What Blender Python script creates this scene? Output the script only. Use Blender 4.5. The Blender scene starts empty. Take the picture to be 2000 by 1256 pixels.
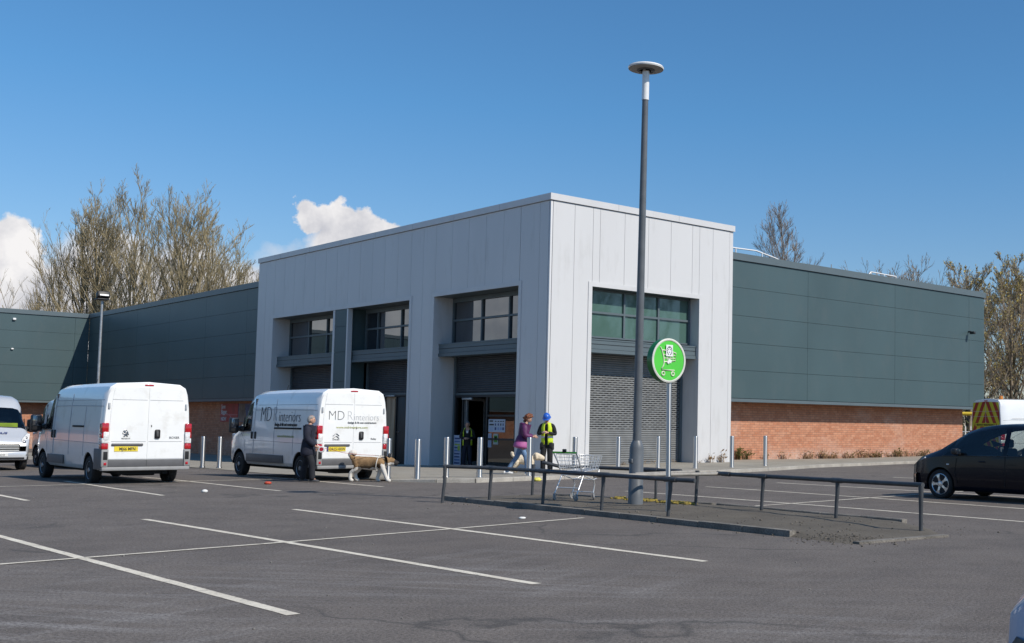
import bpy, bmesh, math, random
from mathutils import Vector, Matrix, noise
rnd = random.Random(7)
SC = bpy.context.scene
COL = SC.collection
R = math.radians
PI = math.pi

# ---------------------------------------------------------------- terrain
TP = [(-8.8,-6,-.08),(-7.5,-7,-.06),(-6,-6.5,-.05),(-4,-6.5,-.04),(-1,-6,-.02),(4,-5,-.01),(8,-4,-.01),(15,-2.5,-.02),(25,-1,-.02),
      (2.6,0,-.1),(7,0,-.01),(12,2,-.08),(20,2,-.1),(0,0,-.14),(-.4,1.4,-.26),(-1.2,4.5,-.3),(-1.9,6.7,-.33),(-1,15,-.42),(-.9,25,-.56),
      (-.9,31,-.62),(2.7,37,-.66),(-5,6,-.22),(-9,6,-.15),(-9,12,-.24),(-9,25,-.5),(-14,-3,-.04),(-14,3,-.09),(-14,10,-.2),(-20,10,-.15),
      (-14,25,-.45),(-14,45,-.65),(0,50,-.7),(-30,45,-.6),(-30,20,-.3),(-18,-10,-.01),(-18,-20,0.),(-10,-20,0.),(-5,-15,0.),(-4,-20,0.),
      (-23,-33,0.),(-24,-20,0.),(-14,-12,-.02),(-9,-12,-.02),(0,-12,0.),(10,-12,0.),(20,-10,0.),(30,-3,0.),(40,-10,0.),(-25,-5,-.03)]
def T(x, y):
    sw = 1e-4; s = 0.
    for a, b, z in TP:
        d = ((x-a)**2+(y-b)**2)/18.
        if d < 30:
            w = math.exp(-d); sw += w; s += w*z
    return s/sw

# ---------------------------------------------------------------- mesh helpers
class MB:
    def __init__(s): s.v = []; s.f = []; s.mi = []; s.sm = []
    def add(s, vs, fs, mi=0, smooth=False, M=None):
        o = len(s.v)
        for v in vs:
            v = Vector(v)
            s.v.append(M @ v if M is not None else v)
        for f in fs:
            s.f.append([i+o for i in f]); s.mi.append(mi); s.sm.append(smooth)
        return s
    def box(s, x0, x1, y0, y1, z0, z1, mi=0, M=None):
        vs = [(x0,y0,z0),(x1,y0,z0),(x1,y1,z0),(x0,y1,z0),(x0,y0,z1),(x1,y0,z1),(x1,y1,z1),(x0,y1,z1)]
        return s.add(vs, [(0,3,2,1),(4,5,6,7),(0,1,5,4),(1,2,6,5),(2,3,7,6),(3,0,4,7)], mi, False, M)
    def bbox(s, x0, x1, y0, y1, z0, z1, b=.01, mi=0, M=None, seg=2, smooth=True):
        bm = bmesh.new(); bmesh.ops.create_cube(bm, size=1)
        for v in bm.verts:
            v.co = Vector(((x0+x1)/2+v.co.x*(x1-x0), (y0+y1)/2+v.co.y*(y1-y0), (z0+z1)/2+v.co.z*(z1-z0)))
        bmesh.ops.bevel(bm, geom=bm.edges[:], offset=b, segments=seg, affect='EDGES', profile=.5)
        s.bm(bm, mi, smooth, M); bm.free(); return s
    def bm(s, bm, mi=0, smooth=False, M=None):
        bm.verts.index_update()
        return s.add([v.co.copy() for v in bm.verts], [[v.index for v in f.verts] for f in bm.faces], mi, smooth, M)
    def tube(s, pts, r, n=8, mi=0, caps=True, smooth=True, M=None):
        pts = [Vector(p) for p in pts]; k = len(pts)
        rs = r if isinstance(r, (list, tuple)) else [r]*k
        vs = []; fs = []; up = None
        for i, p in enumerate(pts):
            d = (pts[min(i+1,k-1)]-pts[max(i-1,0)])
            if d.length < 1e-9: d = Vector((0,0,1))
            d.normalize()
            if up is None:
                up = Vector((0,0,1)) if abs(d.z) < .9 else Vector((1,0,0))
            a = d.cross(up)
            if a.length < 1e-6: a = d.cross(Vector((.3,1,.2)))
            a.normalize(); b = a.cross(d).normalized(); up = b
            for j in range(n):
                t = 2*PI*j/n
                vs.append(p+(a*math.cos(t)+b*math.sin(t))*rs[i])
        for i in range(k-1):
            for j in range(n):
                fs.append((i*n+j, i*n+(j+1)%n, (i+1)*n+(j+1)%n, (i+1)*n+j))
        s.add(vs, fs, mi, smooth, M)
        if caps:
            s.add(vs[:n], [list(range(n))[::-1]], mi, False, M); s.add(vs[-n:], [list(range(n))], mi, False, M)
        return s
    def lathe(s, prof, n=24, mi=0, smooth=True, M=None, mis=None):
        vs = []; k = len(prof)
        for r, z in prof:
            for j in range(n):
                t = 2*PI*j/n; vs.append((r*math.cos(t), r*math.sin(t), z))
        for i in range(k-1):
            s.add(vs[i*n:(i+2)*n], [(j, (j+1)%n, n+(j+1)%n, n+j) for j in range(n)], mis[i] if mis else mi, smooth, M)
        if prof[0][0] > 1e-4: s.add(vs[:n], [list(range(n))[::-1]], mis[0] if mis else mi, False, M)
        if prof[-1][0] > 1e-4: s.add(vs[-n:], [list(range(n))], mis[-1] if mis else mi, False, M)
        return s
    def prism(s, poly, d, mi=0, M=None):
        """polygon (3-D points, planar) pushed along vector d"""
        n = len(poly); d = Vector(d)
        vs = [Vector(p) for p in poly]+[Vector(p)+d for p in poly]
        fs = [list(range(n))[::-1], list(range(n, 2*n))]+[(i, (i+1)%n, n+(i+1)%n, n+i) for i in range(n)]
        return s.add(vs, fs, mi, False, M)
    def ball(s, c, r, nu=14, nv=9, mi=0, M=None, fn=None):
        r = (r, r, r) if not isinstance(r, (tuple, list)) else r
        vs = []; fs = []
        for i in range(nv+1):
            t = PI*i/nv
            for j in range(nu):
                p = 2*PI*j/nu
                q = Vector((math.sin(t)*math.cos(p), math.sin(t)*math.sin(p), math.cos(t)))
                if fn: q = fn(q)
                vs.append(Vector(c)+Vector((q.x*r[0], q.y*r[1], q.z*r[2])))
        for i in range(nv):
            for j in range(nu):
                fs.append((i*nu+j, (i+1)*nu+j, (i+1)*nu+(j+1)%nu, i*nu+(j+1)%nu))
        return s.add(vs, fs, mi, True, M)
    def mesh(s, name, mats):
        me = bpy.data.meshes.new(name)
        me.from_pydata([tuple(v) for v in s.v], [], s.f)
        for m in (mats if isinstance(mats, (list, tuple)) else [mats]): me.materials.append(m)
        me.polygons.foreach_set('material_index', s.mi)
        me.polygons.foreach_set('use_smooth', s.sm)
        me.update(); return me
    def build(s, name, mats, parent=None, loc=None, rz=0.):
        o = bpy.data.objects.new(name, s.mesh(name, mats)); COL.objects.link(o)
        if parent is not None: o.parent = parent
        if loc is not None: o.location = loc
        o.rotation_euler.z = rz
        return o

def clean(o, weld=1e-5):
    bm = bmesh.new(); bm.from_mesh(o.data)
    bmesh.ops.remove_doubles(bm, verts=bm.verts[:], dist=weld)
    bmesh.ops.recalc_face_normals(bm, faces=bm.faces[:])
    bm.to_mesh(o.data); bm.free(); return o

def tag(o, label=None, cat=None, group=None, kind=None):
    for k, v in (('label', label), ('category', cat), ('group', group), ('kind', kind)):
        if v: o[k] = v
    return o
def empty(name, loc=(0,0,0), rz=0.):
    o = bpy.data.objects.new(name, None); COL.objects.link(o); o.location = loc; o.rotation_euler.z = rz
    o.empty_display_size = .2
    return o
def copy_tree(o, parent=None):
    c = o.copy(); COL.objects.link(c); c.parent = parent
    for ch in list(o.children): copy_tree(ch, c)
    return c
def evaluated(o, name):
    bpy.context.view_layer.update()
    dg = bpy.context.evaluated_depsgraph_get()
    me = bpy.data.meshes.new_from_object(o.evaluated_get(dg), depsgraph=dg)
    me.name = name; return me
def frame(loc, xa, ya):
    xa = Vector(xa).normalized(); ya = Vector(ya).normalized(); za = xa.cross(ya)
    return Matrix(((xa.x,ya.x,za.x,loc[0]),(xa.y,ya.y,za.y,loc[1]),(xa.z,ya.z,za.z,loc[2]),(0,0,0,1)))
def text(name, body, size, loc, xa, ya, m, parent, align='LEFT', off=0., ext=.002, sx=1., shear=0.):
    cu = bpy.data.curves.new('lettering', 'FONT'); cu.body = body; cu.size = size; cu.align_x = align
    cu.extrude = ext; cu.offset = off; cu.shear = shear; cu.resolution_u = 3
    to = bpy.data.objects.new('lettering', cu)
    me = bpy.data.meshes.new_from_object(to); bpy.data.objects.remove(to)
    me.transform(Matrix.Diagonal((sx,1,1,1))); me.transform(frame(loc, xa, ya))
    me.materials.clear(); me.materials.append(m)
    o = bpy.data.objects.new(name, me); COL.objects.link(o)
    if parent is not None: o.parent = parent
    return o

# ---------------------------------------------------------------- materials
def mat(name, col=(.5,.5,.5), rough=.6, metal=0., var=.12, vs=3., bump=0., bs=40., coat=0., spec=.5, stretch=(1,1,1), fine=.0, fs=120., detail=4, dirt=None, sub=0.):
    m = bpy.data.materials.new(name); m.use_nodes = True
    nt = m.node_tree; N = nt.nodes; L = nt.links; b = N['Principled BSDF']
    b.inputs['Roughness'].default_value = rough; b.inputs['Metallic'].default_value = metal
    b.inputs['Coat Weight'].default_value = coat; b.inputs['Coat Roughness'].default_value = .04
    b.inputs['Specular IOR Level'].default_value = spec
    tc = N.new('ShaderNodeTexCoord'); mp = N.new('ShaderNodeMapping'); mp.inputs['Scale'].default_value = stretch
    L.new(tc.outputs['Object'], mp.inputs['Vector'])
    n = N.new('ShaderNodeTexNoise'); n.inputs['Scale'].default_value = vs; n.inputs['Detail'].default_value = detail
    L.new(mp.outputs[0], n.inputs['Vector'])
    r = N.new('ShaderNodeValToRGB')
    e = r.color_ramp.elements
    e[0].position = .3; e[1].position = .7
    e[0].color = (*[c*(1-var) for c in col], 1); e[1].color = (*[min(1, c*(1+var)) for c in col], 1)
    L.new(n.outputs['Fac'], r.inputs['Fac']); cs = r.outputs['Color']
    if fine:
        n2 = N.new('ShaderNodeTexNoise'); n2.inputs['Scale'].default_value = fs; n2.inputs['Detail'].default_value = 3
        L.new(mp.outputs[0], n2.inputs['Vector'])
        r2 = N.new('ShaderNodeValToRGB'); r2.color_ramp.elements[0].position = .35; r2.color_ramp.elements[1].position = .65
        r2.color_ramp.elements[0].color = (1-fine,)*3+(1,); r2.color_ramp.elements[1].color = (1+fine,)*3+(1,)
        L.new(n2.outputs['Fac'], r2.inputs['Fac'])
        mx = N.new('ShaderNodeMix'); mx.data_type = 'RGBA'; mx.blend_type = 'MULTIPLY'; mx.inputs['Factor'].default_value = 1
        L.new(cs, mx.inputs['A']); L.new(r2.outputs['Color'], mx.inputs['B']); cs = mx.outputs['Result']
    if dirt:
        n3 = N.new('ShaderNodeTexNoise'); n3.inputs['Scale'].default_value = dirt[1]; n3.inputs['Detail'].default_value = 6; n3.inputs['Roughness'].default_value = .65
        L.new(mp.outputs[0], n3.inputs['Vector'])
        r3 = N.new('ShaderNodeValToRGB'); r3.color_ramp.elements[0].position = dirt[2]; r3.color_ramp.elements[1].position = dirt[3]
        L.new(n3.outputs['Fac'], r3.inputs['Fac'])
        mx = N.new('ShaderNodeMix'); mx.data_type = 'RGBA'
        L.new(r3.outputs['Color'], mx.inputs['Factor']); L.new(cs, mx.inputs['A']); mx.inputs['B'].default_value = (*dirt[0], 1)
        cs = mx.outputs['Result']
    L.new(cs, b.inputs['Base Color'])
    if bump:
        n4 = N.new('ShaderNodeTexNoise'); n4.inputs['Scale'].default_value = bs; n4.inputs['Detail'].default_value = 4
        L.new(mp.outputs[0], n4.inputs['Vector'])
        bp = N.new('ShaderNodeBump'); bp.inputs['Strength'].default_value = bump; bp.inputs['Distance'].default_value = .02
        L.new(n4.outputs['Fac'], bp.inputs['Height']); L.new(bp.outputs[0], b.inputs['Normal'])
    return m
def node_mat(name):
    m = bpy.data.materials.new(name); m.use_nodes = True
    return m, m.node_tree.nodes, m.node_tree.links, m.node_tree.nodes['Principled BSDF']
def mth(N, L, op, a, b=None, c=None, clamp=False):
    n = N.new('ShaderNodeMath'); n.operation = op; n.use_clamp = clamp
    for i, x in enumerate((a, b, c)):
        if x is None: continue
        if isinstance(x, (int, float)): n.inputs[i].default_value = x
        else: L.new(x, n.inputs[i])
    return n.outputs[0]
def mixc(N, L, f, a, b, mode='MIX'):
    n = N.new('ShaderNodeMix'); n.data_type = 'RGBA'; n.blend_type = mode
    for k, x in (('Factor', f), ('A', a), ('B', b)):
        if isinstance(x, (int, float)): n.inputs[k].default_value = x
        elif isinstance(x, tuple): n.inputs[k].default_value = (*x, 1) if len(x) == 3 else x
        else: L.new(x, n.inputs[k])
    return n.outputs['Result']
def nz(N, L, vec, scale, detail=4, rough=.5, dist=0.):
    n = N.new('ShaderNodeTexNoise'); n.inputs['Scale'].default_value = scale; n.inputs['Detail'].default_value = detail
    n.inputs['Roughness'].default_value = rough; n.inputs['Distortion'].default_value = dist
    L.new(vec, n.inputs['Vector']); return n.outputs['Fac']
def ramp(N, L, f, p0, p1, c0=(0,0,0), c1=(1,1,1)):
    r = N.new('ShaderNodeValToRGB'); e = r.color_ramp.elements
    e[0].position = p0; e[1].position = p1; e[0].color = (*c0, 1); e[1].color = (*c1, 1)
    L.new(f, r.inputs['Fac']); return r.outputs['Color']
def mapv(N, L, scale=(1,1,1), rot=(0,0,0)):
    tc = N.new('ShaderNodeTexCoord'); mp = N.new('ShaderNodeMapping'); mp.inputs['Scale'].default_value = scale; mp.inputs['Rotation'].default_value = rot
    L.new(tc.outputs['Object'], mp.inputs['Vector']); return mp.outputs[0]

def asphalt_mat():
    m, N, L, b = node_mat('asphalt')
    v = mapv(N, L)
    big = nz(N, L, v, .12, 5, .6); mid = nz(N, L, v, .9, 6, .7); fine = nz(N, L, v, 34, 4, .75); grit = nz(N, L, v, 110, 2, .6)
    c = ramp(N, L, big, .3, .7, (.126,.109,.098), (.160,.142,.129))
    c = mixc(N, L, 1., c, ramp(N, L, mid, .28, .72, (.76,.76,.77), (1.2,1.19,1.17)), 'MULTIPLY')
    c = mixc(N, L, 1., c, ramp(N, L, fine, .34, .68, (.52,.52,.53), (1.50,1.49,1.46)), 'MULTIPLY')
    c = mixc(N, L, 1., c, ramp(N, L, grit, .32, .7, (.8,.8,.8), (1.22,1.22,1.22)), 'MULTIPLY')
    # pale scrub marks swept across the lanes, two directions
    def streak(rot, sc):
        r_ = mapv(N, L, (1,1,1), (0,0,rot)); k_ = N.new('ShaderNodeMapping'); k_.inputs['Scale'].default_value = sc; L.new(r_, k_.inputs['Vector']); return nz(N, L, k_.outputs[0], 1.1, 6, .72, .5)
    dn = N.new('ShaderNodeVectorMath'); dn.operation = 'DISTANCE'; L.new(v, dn.inputs[0]); dn.inputs[1].default_value = (-21.5,-25.5,0)
    near = ramp(N, L, mth(N, L, 'DIVIDE', dn.outputs['Value'], 10.), .15, .75, (1,1,1), (.12,.12,.12))
    for rot, sc, off in ((R(42), (.14,2.4,1), 0), (R(58), (.18,3.0,1), 2), (R(-20), (.2,2.6,1), 5)):
        area = ramp(N, L, nz(N, L, v, .2+.04*off, 3, .5), .42, .58)
        k = mth(N, L, 'MULTIPLY', ramp(N, L, streak(rot, sc), .50, .66), mth(N, L, 'MULTIPLY', area, near))
        k = mth(N, L, 'MULTIPLY', k, ramp(N, L, fine, .36, .56))
        c = mixc(N, L, mth(N, L, 'MULTIPLY', k, .85), c, (.30,.285,.275))
    chip = nz(N, L, v, 62, 2, .5)
    c = mixc(N, L, mth(N, L, 'MULTIPLY', ramp(N, L, chip, .60, .70), .6), c, (.27,.255,.24))
    c = mixc(N, L, mth(N, L, 'MULTIPLY', ramp(N, L, chip, .30, .40, (1,1,1), (0,0,0)), .7), c, (.045,.042,.041))
    # dark oil drips and damp patches
    o = ramp(N, L, nz(N, L, v, .7, 4, .6, .4), .66, .78)
    c = mixc(N, L, mth(N, L, 'MULTIPLY', o, .45), c, (.06,.057,.056))
    # cracks
    vr = N.new('ShaderNodeTexVoronoi'); vr.feature = 'DISTANCE_TO_EDGE'; vr.inputs['Scale'].default_value = .16
    w = N.new('ShaderNodeVectorMath'); w.operation = 'ADD'; nn = N.new('ShaderNodeTexNoise'); nn.inputs['Scale'].default_value = .8; nn.inputs['Detail'].default_value = 6
    L.new(v, nn.inputs['Vector']); L.new(v, w.inputs[0]); L.new(nn.outputs['Color'], w.inputs[1]); L.new(w.outputs[0], vr.inputs['Vector'])
    ck = ramp(N, L, vr.outputs['Distance'], .0, .006, (1,1,1), (0,0,0))
    ck = mth(N, L, 'MULTIPLY', ck, ramp(N, L, nz(N, L, v, .25, 2), .48, .56))
    c = mixc(N, L, mth(N, L, 'MULTIPLY', ck, .6), c, (.04,.04,.04))
    L.new(c, b.inputs['Base Color']); b.inputs['Roughness'].default_value = .88; b.inputs['Specular IOR Level'].default_value = .3
    bp = N.new('ShaderNodeBump'); bp.inputs['Strength'].default_value = .75; bp.inputs['Distance'].default_value = .012
    h = mth(N, L, 'ADD', fine, mth(N, L, 'MULTIPLY', grit, .6)); L.new(h, bp.inputs['Height']); L.new(bp.outputs[0], b.inputs['Normal'])
    return m
def paint_line_mat():
    m, N, L, b = node_mat('worn_line_paint')
    v = mapv(N, L)
    c = ramp(N, L, nz(N, L, v, 2.5, 5, .6), .3, .7, (.60,.54,.44), (.78,.72,.60))
    wear = ramp(N, L, nz(N, L, v, 26, 4, .75), .32, .41, (1,1,1), (0,0,0))
    wear2 = mth(N, L, 'MULTIPLY', ramp(N, L, nz(N, L, v, 9, 5, .8), .34, .45, (1,1,1), (0,0,0)), .8)
    w = mth(N, L, 'MAXIMUM', wear, wear2)
    c = mixc(N, L, w, c, (.15,.14,.135)); L.new(c, b.inputs['Base Color']); b.inputs['Roughness'].default_value = .8
    bp = N.new('ShaderNodeBump'); bp.inputs['Strength'].default_value = .4; bp.inputs['Distance'].default_value = .01
    L.new(nz(N, L, v, 60, 3, .7), bp.inputs['Height']); L.new(bp.outputs[0], b.inputs['Normal'])
    return m
def brick_mat(name='orange_brick'):
    m, N, L, b = node_mat(name)
    tc = N.new('ShaderNodeTexCoord'); sp = N.new('ShaderNodeSeparateXYZ'); L.new(tc.outputs['Object'], sp.inputs[0])
    cb = N.new('ShaderNodeCombineXYZ'); L.new(mth(N, L, 'ADD', sp.outputs[0], sp.outputs[1]), cb.inputs[0]); L.new(sp.outputs[2], cb.inputs[1])
    br = N.new('ShaderNodeTexBrick'); L.new(cb.outputs[0], br.inputs['Vector'])
    br.inputs['Scale'].default_value = 1; br.inputs['Brick Width'].default_value = .30; br.inputs['Row Height'].default_value = .105
    br.inputs['Mortar Size'].default_value = .009; br.inputs['Mortar Smooth'].default_value = .2; br.inputs['Bias'].default_value = 0
    br.inputs['Color1'].default_value = (.44,.18,.10,1); br.inputs['Color2'].default_value = (.53,.255,.155,1); br.inputs['Mortar'].default_value = (.27,.15,.105,1)
    v = tc.outputs['Object']
    c = mixc(N, L, 1., br.outputs['Color'], ramp(N, L, nz(N, L, v, 4, 4), .3, .7, (.86,.86,.86), (1.13,1.12,1.1)), 'MULTIPLY')
    ef = ramp(N, L, nz(N, L, v, .28, 6, .65), .50, .68)
    low = ramp(N, L, sp.outputs[2], .25, .6, (1,1,1), (0,0,0)); low = mth(N, L, 'MULTIPLY', low, ramp(N, L, nz(N, L, v, .55, 4), .42, .62))
    e = mth(N, L, 'MAXIMUM', mth(N, L, 'MULTIPLY', ef, .62), mth(N, L, 'MULTIPLY', low, .75))
    e = mth(N, L, 'MULTIPLY', e, ramp(N, L, nz(N, L, v, 9, 4, .7), .3, .62))
    c = mixc(N, L, e, c, (.58,.44,.37)); L.new(c, b.inputs['Base Color']); b.inputs['Roughness'].default_value = .9
    bp = N.new('ShaderNodeBump'); bp.inputs['Strength'].default_value = .5; bp.inputs['Distance'].default_value = .01; bp.invert = True
    L.new(br.outputs['Fac'], bp.inputs['Height']); L.new(bp.outputs[0], b.inputs['Normal'])
    return m
def slab_mat(name, c0, c1, line=.6):
    m, N, L, b = node_mat(name)
    v = mapv(N, L)
    c = ramp(N, L, nz(N, L, v, .8, 6, .7), .3, .7, c0, c1)
    c = mixc(N, L, 1., c, ramp(N, L, nz(N, L, v, 30, 3, .7), .3, .7, (.8,.8,.8), (1.18,1.18,1.18)), 'MULTIPLY')
    br = N.new('ShaderNodeTexBrick'); L.new(v, br.inputs['Vector']); br.inputs['Scale'].default_value = 1
    br.inputs['Brick Width'].default_value = .6; br.inputs['Row Height'].default_value = .6; br.inputs['Mortar Size'].default_value = .012
    c = mixc(N, L, mth(N, L, 'MULTIPLY', br.outputs['Fac'], line), c, (.10,.095,.085))
    L.new(c, b.inputs['Base Color']); b.inputs['Roughness'].default_value = .9
    bp = N.new('ShaderNodeBump'); bp.inputs['Strength'].default_value = .4; bp.inputs['Distance'].default_value = .01
    L.new(nz(N, L, v, 45, 3, .7), bp.inputs['Height']); L.new(bp.outputs[0], b.inputs['Normal'])
    return m
def glass_mat(name, tint=(.03,.04,.045), trans=0., refl=.05, rough=.02, ior=1.5, wav=.02, ws=.7):
    """window glass: tinted, glossy; trans lets the view through"""
    m, N, L, b = node_mat(name)
    b.inputs['Base Color'].default_value = (*tint, 1); b.inputs['Roughness'].default_value = rough; b.inputs['IOR'].default_value = ior
    b.inputs['Specular IOR Level'].default_value = .5
    v = mapv(N, L)
    bp = N.new('ShaderNodeBump'); bp.inputs['Strength'].default_value = wav; bp.inputs['Distance'].default_value = .1
    L.new(nz(N, L, v, ws, 1), bp.inputs['Height']); L.new(bp.outputs[0], b.inputs['Normal'])
    if trans > 0:
        t = N.new('ShaderNodeBsdfTransparent'); t.inputs['Color'].default_value = (trans, trans*1.06, trans*1.03, 1)
        g = N.new('ShaderNodeBsdfGlossy'); g.inputs['Roughness'].default_value = .01
        fr = N.new('ShaderNodeFresnel'); fr.inputs['IOR'].default_value = 1.5
        mx = N.new('ShaderNodeMixShader'); L.new(mth(N, L, 'ADD', fr.outputs[0], refl, clamp=True), mx.inputs[0]); L.new(t.outputs[0], mx.inputs[1]); L.new(g.outputs[0], mx.inputs[2])
        L.new(mx.outputs[0], N['Material Output'].inputs['Surface'])
    return m
def shutter_mat(perf):
    """steel laths; perf punches brick-pattern slots between two heights"""
    m, N, L, b = node_mat('shade_toned_shutter_steel' if not perf else 'punched_shutter_steel')
    tc = N.new('ShaderNodeTexCoord'); sp = N.new('ShaderNodeSeparateXYZ'); L.new(tc.outputs['Object'], sp.inputs[0])
    v = tc.outputs['Object']
    c = ramp(N, L, nz(N, L, v, 3, 5), .3, .7, (.15,.157,.162), (.205,.212,.215)) if perf else ramp(N, L, nz(N, L, v, 3, 5), .3, .7, (.04,.046,.056), (.058,.064,.074))  # plain laths darker: the shade of the left bays is put into their colour
    if perf:
        z = mth(N, L, 'DIVIDE', sp.outputs[2], .083); row = mth(N, L, 'FLOOR', z); fz = mth(N, L, 'FRACT', z)
        x = mth(N, L, 'ADD', mth(N, L, 'DIVIDE', sp.outputs[0], .27), mth(N, L, 'MULTIPLY', mth(N, L, 'MODULO', row, 2), .5))
        fx = mth(N, L, 'FRACT', x)
        inx = mth(N, L, 'MULTIPLY', mth(N, L, 'GREATER_THAN', fx, .16), mth(N, L, 'LESS_THAN', fx, .84))
        inz = mth(N, L, 'MULTIPLY', mth(N, L, 'GREATER_THAN', fz, .14), mth(N, L, 'LESS_THAN', fz, .5))
        rng = mth(N, L, 'MULTIPLY', mth(N, L, 'GREATER_THAN', sp.outputs[2], 1.29), mth(N, L, 'LESS_THAN', sp.outputs[2], 3.40))
        h = mth(N, L, 'MULTIPLY', mth(N, L, 'MULTIPLY', inx, inz), rng)
        c = mixc(N, L, h, c, (.006,.006,.007))
    L.new(c, b.inputs['Base Color']); b.inputs['Roughness'].default_value = .5; b.inputs['Metallic'].default_value = .15
    return m
def soil_mat():
    m, N, L, b = node_mat('compacted_soil')
    v = mapv(N, L)
    c = ramp(N, L, nz(N, L, v, 1.2, 6, .7), .3, .7, (.088,.075,.059), (.135,.118,.094))
    c = mixc(N, L, 1., c, ramp(N, L, nz(N, L, v, 45, 3, .75), .3, .7, (.65,.65,.65), (1.3,1.28,1.25)), 'MULTIPLY')
    L.new(c, b.inputs['Base Color']); b.inputs['Roughness'].default_value = .95
    bp = N.new('ShaderNodeBump'); bp.inputs['Strength'].default_value = .6; bp.inputs['Distance'].default_value = .02
    L.new(nz(N, L, v, 30, 5, .75), bp.inputs['Height']); L.new(bp.outputs[0], b.inputs['Normal'])
    return m
def bark_mat(name, c0, c1):
    return mat(name, tuple((a+b)/2 for a, b in zip(c0, c1)), .9, var=.35, vs=1.5, detail=5)

M = {}
M['asphalt'] = asphalt_mat(); M['line'] = paint_line_mat(); M['brick'] = brick_mat(); M['soil'] = soil_mat()
M['pave'] = slab_mat('pale_paving', (.25,.225,.185), (.36,.33,.275), .45)
M['kerb'] = mat('kerb_concrete', (.36,.335,.295), .9, var=.2, vs=2, bump=.4, bs=40, fine=.2, fs=60)
M['kerb_old'] = mat('old_kerb_concrete', (.17,.155,.135), .92, var=.3, vs=2.2, bump=.5, bs=30, fine=.3, fs=50)
M['clad'] = mat('pale_grey_cladding', (.605,.603,.608), .40, metal=.0, var=.03, vs=.55, spec=.45, stretch=(1,1,.22), bump=.03, bs=1.3, dirt=((.47,.465,.455), 1.6, .56, .86))
M['clad_trim'] = mat('pale_grey_trim', (.60,.598,.603), .4, var=.04, vs=1.)
M['green'] = mat('dark_green_cladding', (.060,.098,.108), .45, var=.09, vs=.35, bump=.05, bs=1.2, spec=.4, stretch=(1,1,.5), dirt=((.075,.105,.112), 1.1, .52, .85))
M['green_trim'] = mat('green_grey_coping', (.10,.132,.148), .45, var=.05, vs=1.)
M['frame'] = mat('grey_green_window_frame', (.10,.13,.145), .45, var=.05)
M['black'] = mat('black_gap', (.008,.009,.011), .8, var=.1)
M['roof'] = mat('grey_roof_sheet', (.3,.31,.31), .7)
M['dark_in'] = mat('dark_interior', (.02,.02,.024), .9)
M['shutter'] = shutter_mat(False); M['shutter_p'] = shutter_mat(True)
M['spandrel'] = glass_mat('teal_backed_glass', (.07,.135,.115), 0., rough=.03, wav=.03, ws=.6, ior=1.8)
M['dglass'] = glass_mat('dark_window_glass', (.012,.016,.024), 0., rough=.015, ior=2.5, wav=.035, ws=.5)
M['shop'] = glass_mat('shopfront_glass', (.02,.02,.025), .30, refl=.10)
M['vglass'] = glass_mat('vehicle_glass', (.02,.02,.025), .62, refl=.04)
M['steel'] = mat('brushed_stainless_steel', (.62,.61,.60), .17, metal=1., var=.06, vs=6, stretch=(1,1,.15))
_b = M['steel'].node_tree.nodes['Principled BSDF']; _b.inputs['Anisotropic'].default_value = .9; _b.inputs['Roughness'].default_value = .36; _b.inputs['Anisotropic Rotation'].default_value = .25
_t = M['steel'].node_tree.nodes.new('ShaderNodeTangent'); _t.direction_type = 'RADIAL'; _t.axis = 'Z'; M['steel'].node_tree.links.new(_t.outputs[0], _b.inputs['Tangent'])
M['wire'] = mat('bright_zinc_wire', (.72,.73,.74), .35, metal=.55, var=.08, vs=8)
M['galv'] = mat('galvanised_steel', (.42,.43,.44), .45, metal=.7, var=.15, vs=8)
M['rail'] = mat('flaking_grey_rail_paint', (.052,.056,.062), .5, var=.25, vs=6, bump=.15, bs=30, dirt=((.16,.075,.045), 5., .62, .74))
M['rail_pale'] = mat('sunlit_tone_rail_paint', (.30,.28,.25), .6, var=.25, vs=9, dirt=((.14,.085,.06), 9., .55, .7))  # pale base puts the sunlight on the cross rails into their colour
M['pole'] = mat('grey_lamp_post_paint', (.115,.125,.138), .42, var=.14, vs=4, dirt=((.07,.10,.085), 6., .6, .8))
M['white_p'] = mat('white_gloss_paint', (.80,.80,.79), .3, var=.03, vs=2, coat=.4)
M['lampgrey'] = mat('grey_lamp_plastic', (.33,.31,.29), .6, var=.12)
M['rubber'] = mat('tyre_rubber', (.018,.018,.019), .85, var=.2, vs=8, bump=.3, bs=60)
M['rim'] = mat('steel_wheel', (.30,.31,.33), .4, metal=.6, var=.12)
M['alloy'] = mat('alloy_wheel', (.60,.61,.63), .25, metal=.85, var=.05)
M['bumper'] = mat('grey_bumper_plastic', (.10,.10,.105), .55, var=.1, vs=5)
M['bumper_l'] = mat('worn_bumper_step', (.27,.27,.27), .6, var=.12, vs=5)
M['trim'] = mat('black_plastic_trim', (.015,.015,.017), .5, var=.1)
M['van'] = mat('white_van_paint', (.83,.835,.83), .22, var=.02, vs=1.2, coat=.7, bump=.05, bs=1.6, dirt=((.58,.56,.51), 1.6, .54, .84))
M['silver'] = mat('silver_van_paint', (.58,.60,.63), .25, metal=.25, var=.03, vs=1.2, coat=.7)
M['navy'] = mat('dark_navy_car_paint', (.004,.006,.013), .2, var=.1, coat=.22, spec=.2, bump=.008, bs=2)
M['ltblue'] = mat('pale_blue_car_paint', (.30,.44,.62), .25, var=.03, coat=.9)
M['seam'] = mat('dark_panel_seam', (.10,.105,.115), .7)
M['seam_w'] = mat('pale_panel_seam', (.36,.37,.39), .7)
M['red_l'] = mat('red_lamp_lens', (.42,.008,.014), .12, var=.15, vs=20, coat=.8)
M['white_l'] = mat('clear_lamp_lens', (.72,.72,.72), .12, var=.25, vs=25, coat=.8)
M['amber_l'] = mat('orange_lamp_lens', (.6,.2,.02), .15, coat=.8)
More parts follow.
